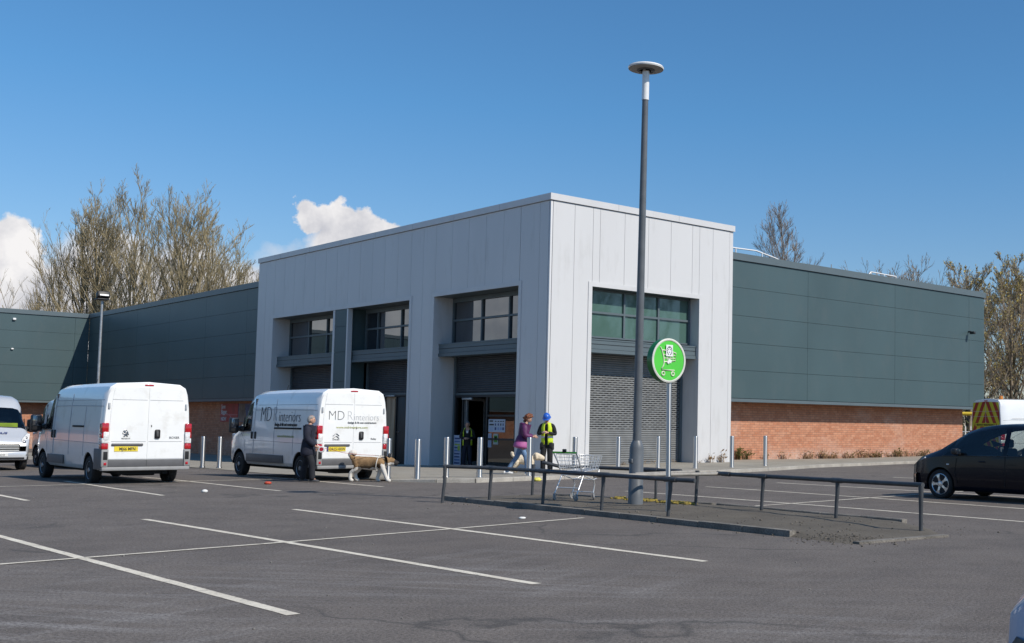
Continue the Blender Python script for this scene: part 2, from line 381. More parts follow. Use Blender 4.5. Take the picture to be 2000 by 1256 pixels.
M['plate_y'] = mat('yellow_plate', (.78,.60,.04), .4, var=.05, dirt=((.62,.55,.30), 12., .55, .8))
M['plate_w'] = mat('white_plate', (.72,.72,.70), .4, var=.05)
M['ink'] = mat('black_ink', (.012,.012,.014), .5)
M['ink_g'] = mat('charcoal_vinyl', (.055,.065,.08), .5)
M['ink_l'] = mat('pale_grey_vinyl', (.42,.44,.46), .5)
M['ink_lime'] = mat('olive_vinyl', (.38,.40,.16), .5)
M['ink_b'] = mat('blue_ink', (.03,.05,.17), .5)
M['chrome'] = mat('chrome_badge', (.30,.30,.31), .25, metal=.9)
M['seat'] = mat('dark_seat_cloth', (.03,.032,.036), .9)
M['hivis'] = mat('yellow_hi_vis', (.62,.78,.03), .7, var=.12, vs=6, bump=.2, bs=12)
M['reflect'] = mat('silver_reflective_tape', (.62,.63,.62), .4, var=.1)
# ---------------------------------------------------------------- camera
cam = bpy.data.cameras.new('camera'); co = bpy.data.objects.new('camera', cam); COL.objects.link(co); SC.camera = co
yaw, pit, rol = R(44.96020), R(3.910662), R(.702066)
fw = Vector((math.cos(pit)*math.cos(yaw), math.cos(pit)*math.sin(yaw), math.sin(pit)))
rt = Vector((math.sin(yaw), -math.cos(yaw), 0)); up = rt.cross(fw)
r2 = rt*math.cos(rol)+up*math.sin(rol); u2 = -rt*math.sin(rol)+up*math.cos(rol)
mw = Matrix(((r2.x,u2.x,-fw.x,-23.7611),(r2.y,u2.y,-fw.y,-33.5718),(r2.z,u2.z,-fw.z,1.5143),(0,0,0,1)))
co.matrix_world = mw
cam.sensor_width = 36; cam.lens = 2264.4845/2000*36; cam.shift_x = -458.073/2000; cam.shift_y = 49.608/2000
cam.clip_start = .1; cam.clip_end = 6000

# ---------------------------------------------------------------- sun and sky
AZ, EL = R(-74.5), R(42.55)
sd = Vector((math.cos(EL)*math.cos(AZ), math.cos(EL)*math.sin(AZ), math.sin(EL)))
sl = bpy.data.lights.new('sun', 'SUN'); sl.energy = 4.4; sl.angle = R(.53); sl.color = (1., .925, .815)
so = bpy.data.objects.new('sun', sl); COL.objects.link(so); so.rotation_euler = (-sd).to_track_quat('-Z', 'Y').to_euler()
so.location = (0, -60, 60)
W = bpy.data.worlds.new('World'); SC.world = W; W.use_nodes = True
N = W.node_tree.nodes; L = W.node_tree.links; bg = N['Background']
sky = N.new('ShaderNodeTexSky'); sky.sky_type = 'NISHITA'; sky.sun_disc = False; sky.sun_elevation = EL
sky.sun_rotation = math.atan2(sd.x, sd.y); sky.air_density = 1.0; sky.dust_density = .35; sky.ozone_density = 2.2; sky.altitude = 50
bg.inputs['Strength'].default_value = .091
tc = N.new('ShaderNodeTexCoord'); nv = N.new('ShaderNodeVectorMath'); nv.operation = 'NORMALIZE'; L.new(tc.outputs['Generated'], nv.inputs[0])
D0 = nv.outputs[0]
# billow: the direction is pushed about by noise, then measured against the cloud lobes in (azimuth, elevation)
def wnoise(scale, det, rough=.55):
    n = N.new('ShaderNodeTexNoise'); n.inputs['Scale'].default_value = scale; n.inputs['Detail'].default_value = det; n.inputs['Roughness'].default_value = rough
    L.new(D0, n.inputs['Vector']); return n
def wramp(f, p0, p1, c0, c1):
    return ramp(N, L, f, p0, p1, c0, c1)
na = wnoise(26, 6, .58); nb = wnoise(75, 4, .6)
def off(n, amp):
    s = N.new('ShaderNodeVectorMath'); s.operation = 'SUBTRACT'; L.new(n.outputs['Color'], s.inputs[0]); s.inputs[1].default_value = (.5,.5,.5)
    k = N.new('ShaderNodeVectorMath'); k.operation = 'SCALE'; L.new(s.outputs[0], k.inputs[0]); k.inputs['Scale'].default_value = amp; return k.outputs[0]
a1 = N.new('ShaderNodeVectorMath'); L.new(D0, a1.inputs[0]); L.new(off(na, .034), a1.inputs[1])
a2 = N.new('ShaderNodeVectorMath'); L.new(a1.outputs[0], a2.inputs[0]); L.new(off(nb, .013), a2.inputs[1])
sp = N.new('ShaderNodeSeparateXYZ'); L.new(a2.outputs[0], sp.inputs[0])
az = mth(N, L, 'MULTIPLY', mth(N, L, 'ARCTAN2', sp.outputs[1], sp.outputs[0]), 180/PI)
el = mth(N, L, 'MULTIPLY', mth(N, L, 'ARCSINE', sp.outputs[2]), 180/PI)
LOBES = [  # azimuth, elevation, half-width, half-height, softness, density
    (80.0,4.6,3.6,4.1,.10,1),(77.6,6.0,1.5,2.3,.10,1),(76.6,4.6,1.6,2.1,.12,1),(74.2,4.6,2.6,3.5,.25,1),(71.0,4.6,2.8,3.2,.3,1),(68.3,4.6,1.7,2.7,.3,1),
    (65.9,9.4,.8,.75,.2,1),(65.0,9.45,.8,.75,.2,1),(64.1,9.2,.95,.75,.22,1),(63.2,8.95,.9,.7,.2,1),(62.6,8.8,.6,.55,.2,1),(64.3,8.3,1.7,1.,.4,1),
    (66.3,7.3,1.6,.7,.9,.55),(67.6,6.4,1.4,.8,.9,.4),
    (116.5,5.,3.5,3.,.6,.8),(123,6.2,4,3.,.6,.8)]
msk = None
for A_, E_, ra, re, sf, dn in LOBES:
    dx = mth(N, L, 'DIVIDE', mth(N, L, 'SUBTRACT', az, (A_+180)%360-180), ra)
    dy = mth(N, L, 'DIVIDE', mth(N, L, 'SUBTRACT', el, E_), re)
    q = mth(N, L, 'ADD', mth(N, L, 'MULTIPLY', dx, dx), mth(N, L, 'MULTIPLY', dy, dy))
    k = mth(N, L, 'MULTIPLY', mth(N, L, 'DIVIDE', mth(N, L, 'SUBTRACT', 1.+sf, q), 2*sf, clamp=True), dn)
    msk = k if msk is None else mth(N, L, 'MAXIMUM', msk, k)
nc = wnoise(15, 5, .6); nd = wnoise(48, 5, .6)
lum = mth(N, L, 'ADD', mth(N, L, 'MULTIPLY', nc.outputs['Fac'], .65), mth(N, L, 'MULTIPLY', nd.outputs['Fac'], .35))
cc = wramp(lum, .38, .60, (6.2,6.3,6.9), (10.2,10.0,10.0))
spz = N.new('ShaderNodeSeparateXYZ'); L.new(D0, spz.inputs[0])
skyc = mixc(N, L, 1., sky.outputs[0], wramp(spz.outputs[2], .0, .26, (1.02,1.00,1.12), (.63,1.11,1.40)), 'MULTIPLY')
L.new(mixc(N, L, msk, skyc, cc), bg.inputs['Color'])
SC.view_settings.view_transform = 'Standard'; SC.view_settings.look = 'None'; SC.view_settings.exposure = 0.; SC.view_settings.gamma = 1
SC.cycles.max_bounces = 8; SC.cycles.transparent_max_bounces = 16; SC.cycles.caustics_reflective = False; SC.cycles.caustics_refractive = False

# ---------------------------------------------------------------- ground
xs = [-900,-300,-120,-70]+[-48+i for i in range(0, 112)]+[75,110,200,400,900]
ys = [-900,-300,-120,-70]+[-48+i for i in range(0, 112)]+[75,110,200,400,900]
g = MB(); nx = len(xs)
g.add([(x, y, T(x, y)) for y in ys for x in xs], [(j*nx+i, j*nx+i+1, (j+1)*nx+i+1, (j+1)*nx+i) for j in range(len(ys)-1) for i in range(nx-1)], 0, True)
tag(g.build('ground', M['asphalt']), kind='structure')

def strip(name, p, q, w, lift=.004, m='line', ragged=.006):
    """painted line lying on the ground from p to q"""
    p = Vector(p); q = Vector(q); d = (q-p); n = max(2, int(d.length/.25)); d.normalize(); s = Vector((-d.y, d.x))
    mb = MB(); vs = []
    for i in range(n+1):
        c = p+(q-p)*i/n
        for k in (-1, 1):
            e = c+s*k*(w/2+rnd.uniform(-ragged, ragged)); vs.append((e.x, e.y, gz(e.x, e.y)+lift))
    mb.add(vs, [(2*i, 2*i+1, 2*i+3, 2*i+2) for i in range(n)])
    return tag(mb.build(name, M[m]), kind='structure')
def gz(x, y):
    """height of the one-metre ground sheet (flat triangles would differ by under a millimetre)"""
    i = math.floor(x); j = math.floor(y); u = x-i; v = y-j
    return (T(i,j)*(1-u)+T(i+1,j)*u)*(1-v)+(T(i,j+1)*(1-u)+T(i+1,j+1)*u)*v
for a, b, w in (((-19.93,-15.6),(-19.75,-24.60),.105),((-17.63,-14.55),(-17.30,-24.35),.105),((-14.98,-13.8),(-14.81,-24.03),.105),
             ((-17.84,-1.0),(-17.89,-9.08),.1),((-15.2,-1.2),(-15.42,-8.72),.1),((-12.85,.6),(-12.76,-8.10),.1),((-10.2,1.0),(-10.0,-7.49),.1),
             ((-3.75,-12.2),(-4.22,-22.6),.1),((-6.62,-12.56),(-6.95,-24.2),.1),((-.77,-11.83),(-.95,-22.5),.1),((2.1,-11.6),(1.9,-20),.1),((4.9,-11.4),(4.7,-19),.1)):
    strip('parking_bay_line', a, b, w)
for pts in (((-23.6,-20.1),(-20.64,-19.65),(-17.26,-19.20),(-14.84,-18.83),(-12.21,-18.36)), ((-19.8,-3.75),(-17.08,-3.42),(-15.2,-3.14),(-12.67,-2.74),(-9.9,-2.5)),
            ((-8.37,-18.08),(-3.66,-17.66),(.8,-17.3),(6,-16.9))):
    for a, b in zip(pts, pts[1:]): strip('bay_cross_line', a, b, .085, .007)

# pavement round the shop front: kerb polyline K, back polyline B
K = [(-8.4,46),(-8.4,40),(-8.3,34),(-8.2,28),(-8.2,22),(-8.1,16),(-8.1,11),(-8.2,7),(-8.35,3),(-8.5,0),(-8.65,-3),(-8.6,-5.2),(-7.9,-6.35),(-7.11,-6.94),(-5.87,-6.80),(-4.06,-6.66),(-1.23,-6.60),(2.3,-6.26),(5.2,-5.74),(7.4,-5.05),(9.55,-4.32),(13.65,-3.47),(18.65,-2.4),(25,-1.3),(31,-.3),(38,.9)]
B = [(6,46),(6,40),(6,34),(6,28),(6,22),(6,16),(5.5,13),(5.2,11),(5,9.5),(4.5,8),(4.5,6.8),(4.5,5.6),(4.6,4.8),(4.8,4.2),(5.2,4),(6,4),(7,4),(8.2,4.2),(9.6,4.4),(11,4.6),(13,4.8),(16,5),(20,5.5),(26,6),(32,6.5),(38,7)]
def pave_z(x, y, t, i):
    rise = .10 if i >= 13 else (.10*min(1, t*4)+.012 if i < 11 else (.05 if i == 11 else .085))
    return T(x, y)+rise
pm_ = MB(); vs = []; NS = 16
for i, (a, b) in enumerate(zip(K, B)):
    for k in range(NS+1):
        t = k/NS; x = a[0]+(b[0]-a[0])*t; y = a[1]+(b[1]-a[1])*t; vs.append((x, y, pave_z(x, y, t, i)))
pm_.add(vs, [(i*(NS+1)+k, (i+1)*(NS+1)+k, (i+1)*(NS+1)+k+1, i*(NS+1)+k+1) for i in range(len(K)-1) for k in range(NS)], 0, True)
po = pm_.build('pavement', M['pave']); clean(po, 1e-6); tag(po, kind='structure')
if po.data.polygons[20].normal.z < 0: po.data.flip_normals()
def pz(x, y): return T(x, y)+.10
# kerb stones along the raised part
km = MB()
for i in range(11, len(K)-1):
    a = Vector(K[i]); b = Vector(K[i+1]); n = max(1, round((b-a).length/.92)); d = (b-a).normalized(); s = Vector((d.y, -d.x))
    for k in range(n):
        p = a+(b-a)*k/n+d*.006; q = a+(b-a)*(k+1)/n-d*.006
        h0 = .112 if i >= 13 else (.06, .095)[i-11]; h1 = .112 if i >= 12 else .095
        vs = []
        for e, h in ((p, h0+(h1-h0)*k/n), (q, h0+(h1-h0)*(k+1)/n)):
            z = T(e.x, e.y)
            for o, zz in ((.0, z-.1), (.012, z+h-.012), (.028, z+h), (.15, z+h), (.15, z-.1)): 
                w = e+s*(.05-o); vs.append((w.x, w.y, zz))
        km.add(vs, [(0,1,6,5),(1,2,7,6),(2,3,8,7),(3,4,9,8),(0,4,3,2,1),(5,6,7,8,9)])
tag(km.build('kerb', M['kerb']), kind='structure')

# traffic island: bare soil edged with old kerb stones
ISL = [(-11.62,-13.05),(-11.70,-16),(-11.80,-19),(-11.90,-22.7),(-11.98,-23.75),(-10.15,-23.85),(-9.35,-23.1),(-8.95,-22.3),(-8.78,-20),(-8.62,-17.7),(-8.75,-15.6),(-9.3,-13.5),(-10.2,-13.0)]
def inside(x, y, P):
    c = False
    for i in range(len(P)):
        x1, y1 = P[i]; x2, y2 = P[i-1]
        if (y1 > y) != (y2 > y) and x < (x2-x1)*(y-y1)/(y2-y1)+x1: c = not c
    return c
def edge_dist(x, y, P):
    d = 9.
    for i in range(len(P)):
        a = Vector(P[i-1]); b = Vector(P[i]); p = Vector((x, y)); t = max(0, min(1, (p-a).dot(b-a)/(b-a).length_squared)); d = min(d, (a+(b-a)*t-p).length)
    return d
def soil_z(x, y):
    e = edge_dist(x, y, ISL) if inside(x, y, ISL) else -edge_dist(x, y, ISL)
    low = min(1, max(0, (y+23.9)/1.6))            # the soil thins out towards its open end
    return gz(x, y)+.006+(.05+.016*noise.noise(Vector((x*1.3,y*1.3,0)))+.005*noise.noise(Vector((x*6,y*6,2))))*min(1, max(-.9, e/.12+.1))*(.25+.75*low)
im = MB(); cell = .1; idx = {}; vs = []; fs = []
x0, y0 = -12.3, -24.2
for j in range(115):
    for i in range(42):
        x = x0+i*cell; y = y0+j*cell
        vs.append((x, y, soil_z(x, y)))
for j in range(114):
    for i in range(41):
        cx = x0+(i+.5)*cell; cy = y0+(j+.5)*cell
        if inside(cx, cy, ISL) or edge_dist(cx, cy, ISL) < .1: fs.append((j*42+i, j*42+i+1, (j+1)*42+i+1, (j+1)*42+i))
im.add(vs, fs, 0, True); tag(im.build('island_soil', M['soil']), kind='structure')
ik = MB()
def kerbrow(p, q, n, h, gap=.008, wid=.13):
    p = Vector(p); q = Vector(q); d = (q-p).normalized(); s = Vector((d.y, -d.x))
    for k in range(n):
        a = p+(q-p)*k/n+d*gap; b = p+(q-p)*(k+1)/n-d*gap; hh = h+rnd.uniform(-.006, .006); vs = []
        for e in (a, b):
            z = T(e.x, e.y)
            for o, zz in ((0, z-.06), (.008, z+hh-.015), (.022, z+hh), (wid, z+hh-.003), (wid, z-.06)):
                w = e-s*o+s*.03; vs.append((w.x, w.y, zz))
        ik.add(vs, [(0,5,6,1),(1,6,7,2),(2,7,8,3),(3,8,9,4),(0,1,2,3,4),(5,9,8,7,6)])
kerbrow((-11.84,-22.66), (-11.55,-13.0), 10, .088)
kerbrow((-10.12,-23.92), (-11.96,-23.8), 2, .028)
kerbrow((-8.6,-17.7), (-8.92,-22.3), 5, .075); kerbrow((-9.25,-13.4), (-8.62,-17.6), 4, .07)
ko = ik.build('island_kerb', M['kerb_old']); clean(ko); tag(ko, kind='structure')
# stones, clods and crumbs of asphalt lying on the island and round its edge
cl = MB()
for k in range(800):
    y = rnd.uniform(-24.1, -13); x = rnd.uniform(-12.2, -8.5)
    if rnd.random() < .4: y = rnd.gauss(-23.4, .35); x = rnd.gauss(-11.7, .3)
    r_ = abs(rnd.gauss(0, .006))+.004
    cl.ball((x, y, max(soil_z(x, y), gz(x, y))+r_*.3), (r_*rnd.uniform(.8,1.6), r_*rnd.uniform(.8,1.6), r_*.8), 5, 3)
tag(cl.build('loose_stones', mat('loose_stone', (.12,.105,.088), .95, var=.5, vs=9)), 'loose stones and clods scattered over the bare traffic island', 'stones', kind='stuff')
ms = MB()
for k in range(420):
    t = rnd.random(); x = -9.05+rnd.gauss(0, .08)-.1*t; y = -15.3-2.3*t; 
    if noise.noise(Vector((y*2.2, 3, 0))) < -.12: continue
    r_ = rnd.uniform(.015, .045); ms.ball((x, y, soil_z(x, y)+.01), (r_*1.3, r_*1.3, r_*.8), 6, 4)
tag(ms.build('moss', mat('yellow_moss', (.24,.18,.035), .95, var=.4, vs=14, bump=.5)), 'yellow moss growing along the back edge of the island by the tall lamp', 'moss', kind='stuff')
# ---------------------------------------------------------------- the shop building
GAP = .013
def cut(lo, hi, marks):
    r = [lo]+sorted(m for m in marks if lo+.05 < m < hi-.05)+[hi]
    return list(zip(r, r[1:]))
def panels(mb, axis, us, zs, plane, thick, openings=(), mi=0):
    """cladding cells us x zs on the plane axis = const, leaving the openings (u0,u1,z0,z1) free; the outer face is at plane"""
    for u0, u1 in us:
        for z0, z1 in zs:
            seg = [(z0, z1)]
            for a, b, c, d in openings:
                if u0 >= a-.02 and u1 <= b+.02:
                    ns = []
                    for s0, s1 in seg:
                        if c > s0: ns.append((s0, min(s1, c)))
                        if d < s1: ns.append((max(s0, d), s1))
                    seg = [s for s in ns if s[1]-s[0] > .03]
            for s0, s1 in seg:
                a0, a1 = u0+GAP/2, u1-GAP/2; b0, b1 = s0+GAP/2, s1-GAP/2
                if axis == 'x': mb.box(plane, plane+thick, a0, a1, b0, b1, mi)
                else: mb.box(a0, a1, plane, plane+thick, b0, b1, mi)
bld = empty('shop_building', (0,0,0))
tag(bld, 'retail unit with pale grey corner entrance block between two dark green clad wings on brick', 'building')
ZB = -.75
OL = [(1.86,7.77,ZB-1,6.51), (9.73,23.06,ZB-1,6.51)]; OR = [(1.88,7.16,ZB-1,6.51)]
# cladding of the tall corner block
c = MB()
panels(c, 'x', cut(0.10,25.03,[.65,1.845,2.95,4.146,5.35,6.55,7.77,8.75,9.73]+[9.73+1.111*i for i in range(1,12)]+[23.06,24.1]+[1.86]), [(ZB,9.41)], 0., .06, OL)
c.build('cladding', M['clad'], bld); c = MB()
panels(c, 'y', cut(0.10,8.82,[1.05,1.88,2.204,3.356,4.516,5.653,6.778,7.16,7.888]), [(ZB,9.41)], 0., .06, OR)
c.box(8.835,9.02, .012,.05, ZB,9.41)            # end flashing
# corner post
c.bbox(0,.09,0,.09,ZB,9.405,.012)
c.build('cladding', M['clad'], bld)
bk = MB()                                       # dark void behind the joints, and the block's hidden faces
for a, b, z0 in ((.012,1.80,ZB),(1.80,7.83,6.57),(7.83,9.67,ZB),(9.67,23.12,6.57),(23.12,25.0,ZB)): bk.box(.058,.25,a+.01,b-.0,z0,9.4)
for a, b, z0 in ((.26,1.82,ZB),(1.82,7.22,6.57),(7.22,9.0,ZB)): bk.box(a,b,.058,.25,z0,9.4)
bk.build('wall_core', M['black'], bld)
rb = MB(); rb.box(.26,9.0,.26,25.0,9.3,9.45); rb.box(8.8,9.0,.26,25,ZB,9.3); rb.box(.26,9,24.8,25.0,ZB,9.3)
rb.build('flat_roof', M['clad'], bld)
cp = MB()
cp.box(-.055,.3,-.055,25.08,9.425,9.66); cp.box(.3,9.07,-.055,.3,9.425,9.66); cp.box(8.8,9.07,.3,25.08,9.425,9.66); cp.box(.3,8.8,24.8,25.08,9.425,9.66)
for y in (3.2,6.4,9.6,12.8,16,19.2,22.4): cp.box(-.058,-.054,y-.006,y+.006,9.425,9.66,1)
for x in (3.0,6.0): cp.box(x-.006,x+.006,-.058,-.054,9.425,9.66,1)
cp.build('coping', [M['clad_trim'], M['seam_w']], bld)
# trims round the openings (proud flanges) and returns into the recesses
DP = .88
def recess(axis, u0, u1, top, depth, side_lo=True):
    t = MB(); w = .17; pr_ = .028
    def bx(a0,a1,d0,d1,z0,z1,mb=t,mi=0):
        if axis == 'x': mb.box(d0,d1,a0,a1,z0,z1,mi)
        else: mb.box(a0,a1,d0,d1,z0,z1,mi)
    for a, b, z0 in ((u0-w,u0-.002,ZB),(u1+.002,u1+w,ZB),(u0-.001,u1+.001,top+.002)):
        t = MB(); bx(a,b,-pr_,-.001,z0,top+.17,t); t.build('opening_trim', M['clad_trim'], bld)
    for a in (u0-.05, u1):
        j = MB(); bx(a,a+.05,.0,depth+.3,ZB,top,j); j.build('jamb', M['clad'], bld)
    s = MB(); bx(u0,u1,.02,depth+.3,top+.001,top+.05,s)
    s.build('soffit', M['frame'], bld)
recess('x', 1.86, 7.77, 6.51, DP); recess('x', 9.73, 23.06, 6.51, DP); recess('y', 1.88, 7.16, 6.51, .95)
# pier between the two left bays
pr = MB()
panels(pr, 'x', [(15.27,16.41)], [(ZB,1.95),(1.95,3.28),(3.28,4.6),(4.6,5.74),(5.74,6.505)], .0, .05)
pr.box(.05,.9,15.28,16.40,ZB,6.505)
pr.build('dividing_pier', M['green'], bld)
for a, b in ((16.42,16.60),(15.14,15.26)):
    pt = MB(); pt.box(-.012,.2,a,b,ZB,6.50); pt.build('pier_trim', M['clad_trim'], bld)
def bay(u0, u1, axis, plane, mull, tr, zb, zt, pane_m, head=.17, inset=0.):
    """window: frame with mullions and one transom, glazing just behind"""
    f = MB(); g = MB()
    def bx(mb,a0,a1,d0,d1,z0,z1):
        if axis == 'x': mb.box(d0,d1,a0,a1,z0,z1)
        else: mb.box(a0,a1,d0,d1,z0,z1)
    bx(f,u0,u1,plane-.06,plane+.05,zt-head,zt); bx(f,u0,u1,plane-.06,plane+.05,zb,zb+.06)
    for m in [u0+.05]+list(mull)+[u1-.05]: bx(f,m-.04,m+.04,plane-.07,plane+.045,zb+.061,zt-head-.001)
    e = [u0+.05]+list(mull)+[u1-.05]
    for a, b in zip(e, e[1:]): bx(f,a+.041,b-.041,plane-.065,plane+.04,tr-.04,tr+.04)
    fo = f.build('window', M['frame'], bld)
    bx(g,u0+.02,u1-.02,plane,plane+.02,zb+.03,zt-head+.03)
    g.build('pane', pane_m, fo)
bay(1.87,7.76,'x',DP,[3.69,5.60],5.60,4.62,6.50,M['dglass'])
bay(16.61,23.05,'x',DP,[18.95,20.87],5.60,4.62,6.50,M['dglass'])
bay(9.74,15.13,'x',DP,[11.9,13.98],5.62,4.62,6.50,M['dglass'])
bay(1.89,7.15,'y',.55,[3.80,5.50],5.64,4.70,6.50,M['spandrel'],head=.06)
def canopy(u0, u1, axis, d0, d1):
    t = MB()
    def bx(a0,a1,e0,e1,z0,z1,mi=0):
        if axis == 'x': t.box(e0,e1,a0,a1,z0,z1,mi)
        else: t.box(a0,a1,e0,e1,z0,z1,mi)
    bx(u0,u1,d0+.03,d1,4.262,4.61); bx(u0-.0,u1+.0,d0,d1-.02,4.125,4.25); bx(u0+.01,u1-.01,d0+.05,d1-.05,4.25,4.262,1); bx(u0,u1,d0+.018,d0+.031,4.43,4.445,1); bx(u0,u1,d0+.01,d0+.06,4.585,4.635)
    t.build('canopy', [M['green_trim'], M['black']], bld)
canopy(1.865,7.765,'x',.22,DP+.05); canopy(16.615,23.055,'x',.22,DP+.05); canopy(9.735,15.135,'x',.22,DP+.05); canopy(1.885,7.155,'y',.10,.93)
def shutter(u0, u1, axis, plane, z0, z1, m, name='roller_shutter'):
    t = MB(); n = 4; pts = []; k0 = math.floor(z0/.083); z = k0*.083
    while z < z1:
        for q in range(n):
            zz = z+.083*q/n
            if z0 <= zz <= z1: pts.append((zz, -.018*math.sin(PI*q/n)**.8 if q else .006))
        z += .083
    vs = []
    for zz, d in pts:
        for u in (u0, u1): vs.append((plane+d, u, zz) if axis == 'x' else (u, plane+d, zz))
    t.add(vs, [(2*i,2*i+1,2*i+3,2*i+2) for i in range(len(pts)-1)], 0, False)
    o = t.build(name, m, bld)
    f = MB()
    for a in (u0-.10, u1):
        h = MB()
        if axis == 'x': h.box(plane-.08,plane+.06,a,a+.10,ZB,z1)
        else: h.box(a,a+.10,plane-.08,plane+.06,ZB,z1)
        h.build('guide_rail', M['frame'], o)
    if axis == 'x': f.box(plane-.03,plane+.03,u0,u1,z0-.09,z0-.002)
    else: f.box(u0,u1,plane-.03,plane+.03,z0-.07,z0-.002)
    f.build('bottom_lath', M['frame'], o)
shutter(1.99,7.6,'x',1.0,2.70,4.11,M['shutter']); shutter(16.75,22.9,'x',1.0,-.05,4.11,M['shutter']); shutter(9.86,15.0,'x',1.0,2.75,4.11,M['shutter'])
shutter(2.0,7.04,'y',.95,-.12,4.11,M['shutter_p'])
sl_ = MB(); sl_.box(1.9,7.15,.7,1.2,-.6,-.05); sl_.build('door_sill', M['kerb'], bld)
# entrance in the first bay: open leaf, doorway into the dark shop, glazed screen beside it
FZ = -.16
en = MB()
en.box(.94,1.06,1.98,7.6,2.52,2.605); 
for y in (2.02,3.32,5.26,7.0,7.55): en.box(.94,1.06,y-.04,y+.04,FZ,2.52)
for z in (1.80,.90,FZ+.06): en.box(.95,1.05,3.36,5.22,z-.035,z+.035); en.box(.95,1.05,2.06,3.28,z-.035,z+.035)
en.box(.9,1.1,1.98,7.6,FZ-.08,FZ)
eo = en.build('entrance_frame', M['trim'], bld)
gp = MB(); gp.box(.99,1.0,2.06,5.22,FZ+.1,2.52); gp.build('shopfront_pane', M['shop'], eo)
cb = MB(); cb.bbox(.86,.94,6.25,6.95,2.42,2.50,.01); cb.build('door_closer', M['galv'], eo)
lf = MB(); lf.box(1.0,1.06,6.94,6.96,FZ,2.5)
for a, b, z0, z1 in ((1.02,1.10,FZ,2.5),(1.82,1.90,FZ,2.5)): lf.box(a,b,6.83,6.88,z0,z1)
lf.box(1.1,1.82,6.83,6.88,FZ,FZ+.15); lf.box(1.1,1.82,6.83,6.88,2.38,2.5)
lo = lf.build('entrance_door', M['galv'], bld); gl = MB(); gl.box(1.1,1.82,6.85,6.86,FZ+.15,2.38); gl.build('door_pane', M['shop'], lo)
# entrance in the middle bay: timber leaf standing open and a dark leaf with a lever handle
e2 = MB(); e2.box(.94,1.06,9.86,15.0,2.60,2.68)
for y in (9.9,11.55,12.36,13.35,14.95): e2.box(.94,1.06,y-.035,y+.035,FZ-.1,2.6)
e2o = e2.build('entrance_frame', M['trim'], bld)
cb = MB(); cb.bbox(.86,.94,12.4,13.2,2.60,2.66,.01); cb.build('door_closer', M['galv'], e2o)
dd = MB(); dd.bbox(.98,1.03,11.59,12.32,FZ-.1,2.58,.004); ddo = dd.build('dark_door', mat('dark_door_paint', (.022,.022,.024), .5), bld)
dh = MB(); dh.tube([(.98,12.22,1.08),(.92,12.22,1.08),(.92,12.0,1.08)], .014, 8); dh.build('door_handle', M['steel'], ddo)
td = MB(); td.box(.99,1.03,12.42,13.30,FZ-.1,2.58); td.bbox(.95,1.0,12.5,12.72,FZ-.1,2.5,.01); td.build('timber_door', mat('brown_timber', (.36,.25,.16), .6, var=.35, vs=3, stretch=(1,1,.12)), bld)
for a, b in ((9.93,11.52),(13.38,14.92)):
    pn = MB(); pn.box(.99,1.0,a,b,FZ,2.58); pn.build('shopfront_pane', M['shop'], e2o)
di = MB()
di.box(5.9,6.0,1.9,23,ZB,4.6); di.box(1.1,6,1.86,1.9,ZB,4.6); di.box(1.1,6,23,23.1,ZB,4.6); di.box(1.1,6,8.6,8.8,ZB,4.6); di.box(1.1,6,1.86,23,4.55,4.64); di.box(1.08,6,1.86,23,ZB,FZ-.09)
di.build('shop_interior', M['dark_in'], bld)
# notices stuck inside the shopfront glass
def notice(y0, y1, z0, z1, name, col, marks, label):
    q = MB(); q.box(.979,.984,y0,y1,z0,z1)
    for a, b, c_, d, k in marks: q.box(.9775,.979,y1-(y1-y0)*b,y1-(y1-y0)*a,z0+(z1-z0)*c_,z0+(z1-z0)*d,k)
    o = q.build(name, [mat(name+'_card', col, .6, var=.03), M['ink'], M['ink_b'], mat(name+'_tint', (.10,.30,.02) if 'green' in label else (.25,.33,.55), .6)])
    return tag(o, label, 'notice')
mk = [(.05,.28,.80,.92,1),(.05,.33,.52,.64,1)]+[(.06,.30,.1+.09*i,.13+.09*i,3) for i in range(4)]
for i, x in enumerate((.38,.55,.70,.84)): mk += [(x,x+.1,.80,.88,1),(x+.01,x+.08,.50,.68,(2,2,1,2)[i]),(x,x+.1,.16,.38,(2,3,3,2)[i])]
notice(4.02,5.16,1.17,1.66,'site_safety_board',(.50,.54,.62),mk,'wide white safety board of blue symbols inside the shopfront glass')
notice(4.93,5.17,.58,1.12,'tall_notice',(.42,.45,.55),[(.15,.85,.1+.08*i,.13+.08*i,3) for i in range(10)],'narrow tall paper notice under the safety board in the shopfront')
notice(4.47,4.80,.70,1.11,'square_notice',(.45,.46,.42),[(.15,.85,.2,.82,3),(.25,.75,.5,.72,1)],'small framed notice with green centre under the safety board')
q = MB(); q.bbox(.72,.75,6.70,7.22,-.16,1.02,.006,0)
for i_ in range(9): q.box(.716,.72,6.76,7.16,-.10+.12*i_,-.04+.12*i_,(1,2,1,1,2,1,3,2,1)[i_])
q.box(.714,.72,6.74,6.92,.42,.60,3); q.box(.75,.95,6.75,6.80,-.2,-.15,0); q.box(.75,.95,7.1,7.15,-.2,-.15,0)
tag(q.build('banner_board', [mat('pale_banner', (.42,.46,.58), .6), M['ink_b'], mat('mid_blue_print', (.10,.16,.36), .6), mat('lime_print', (.35,.45,.05), .6)]), 'pale blue banner board standing at the left side of the open entrance', 'banner board')
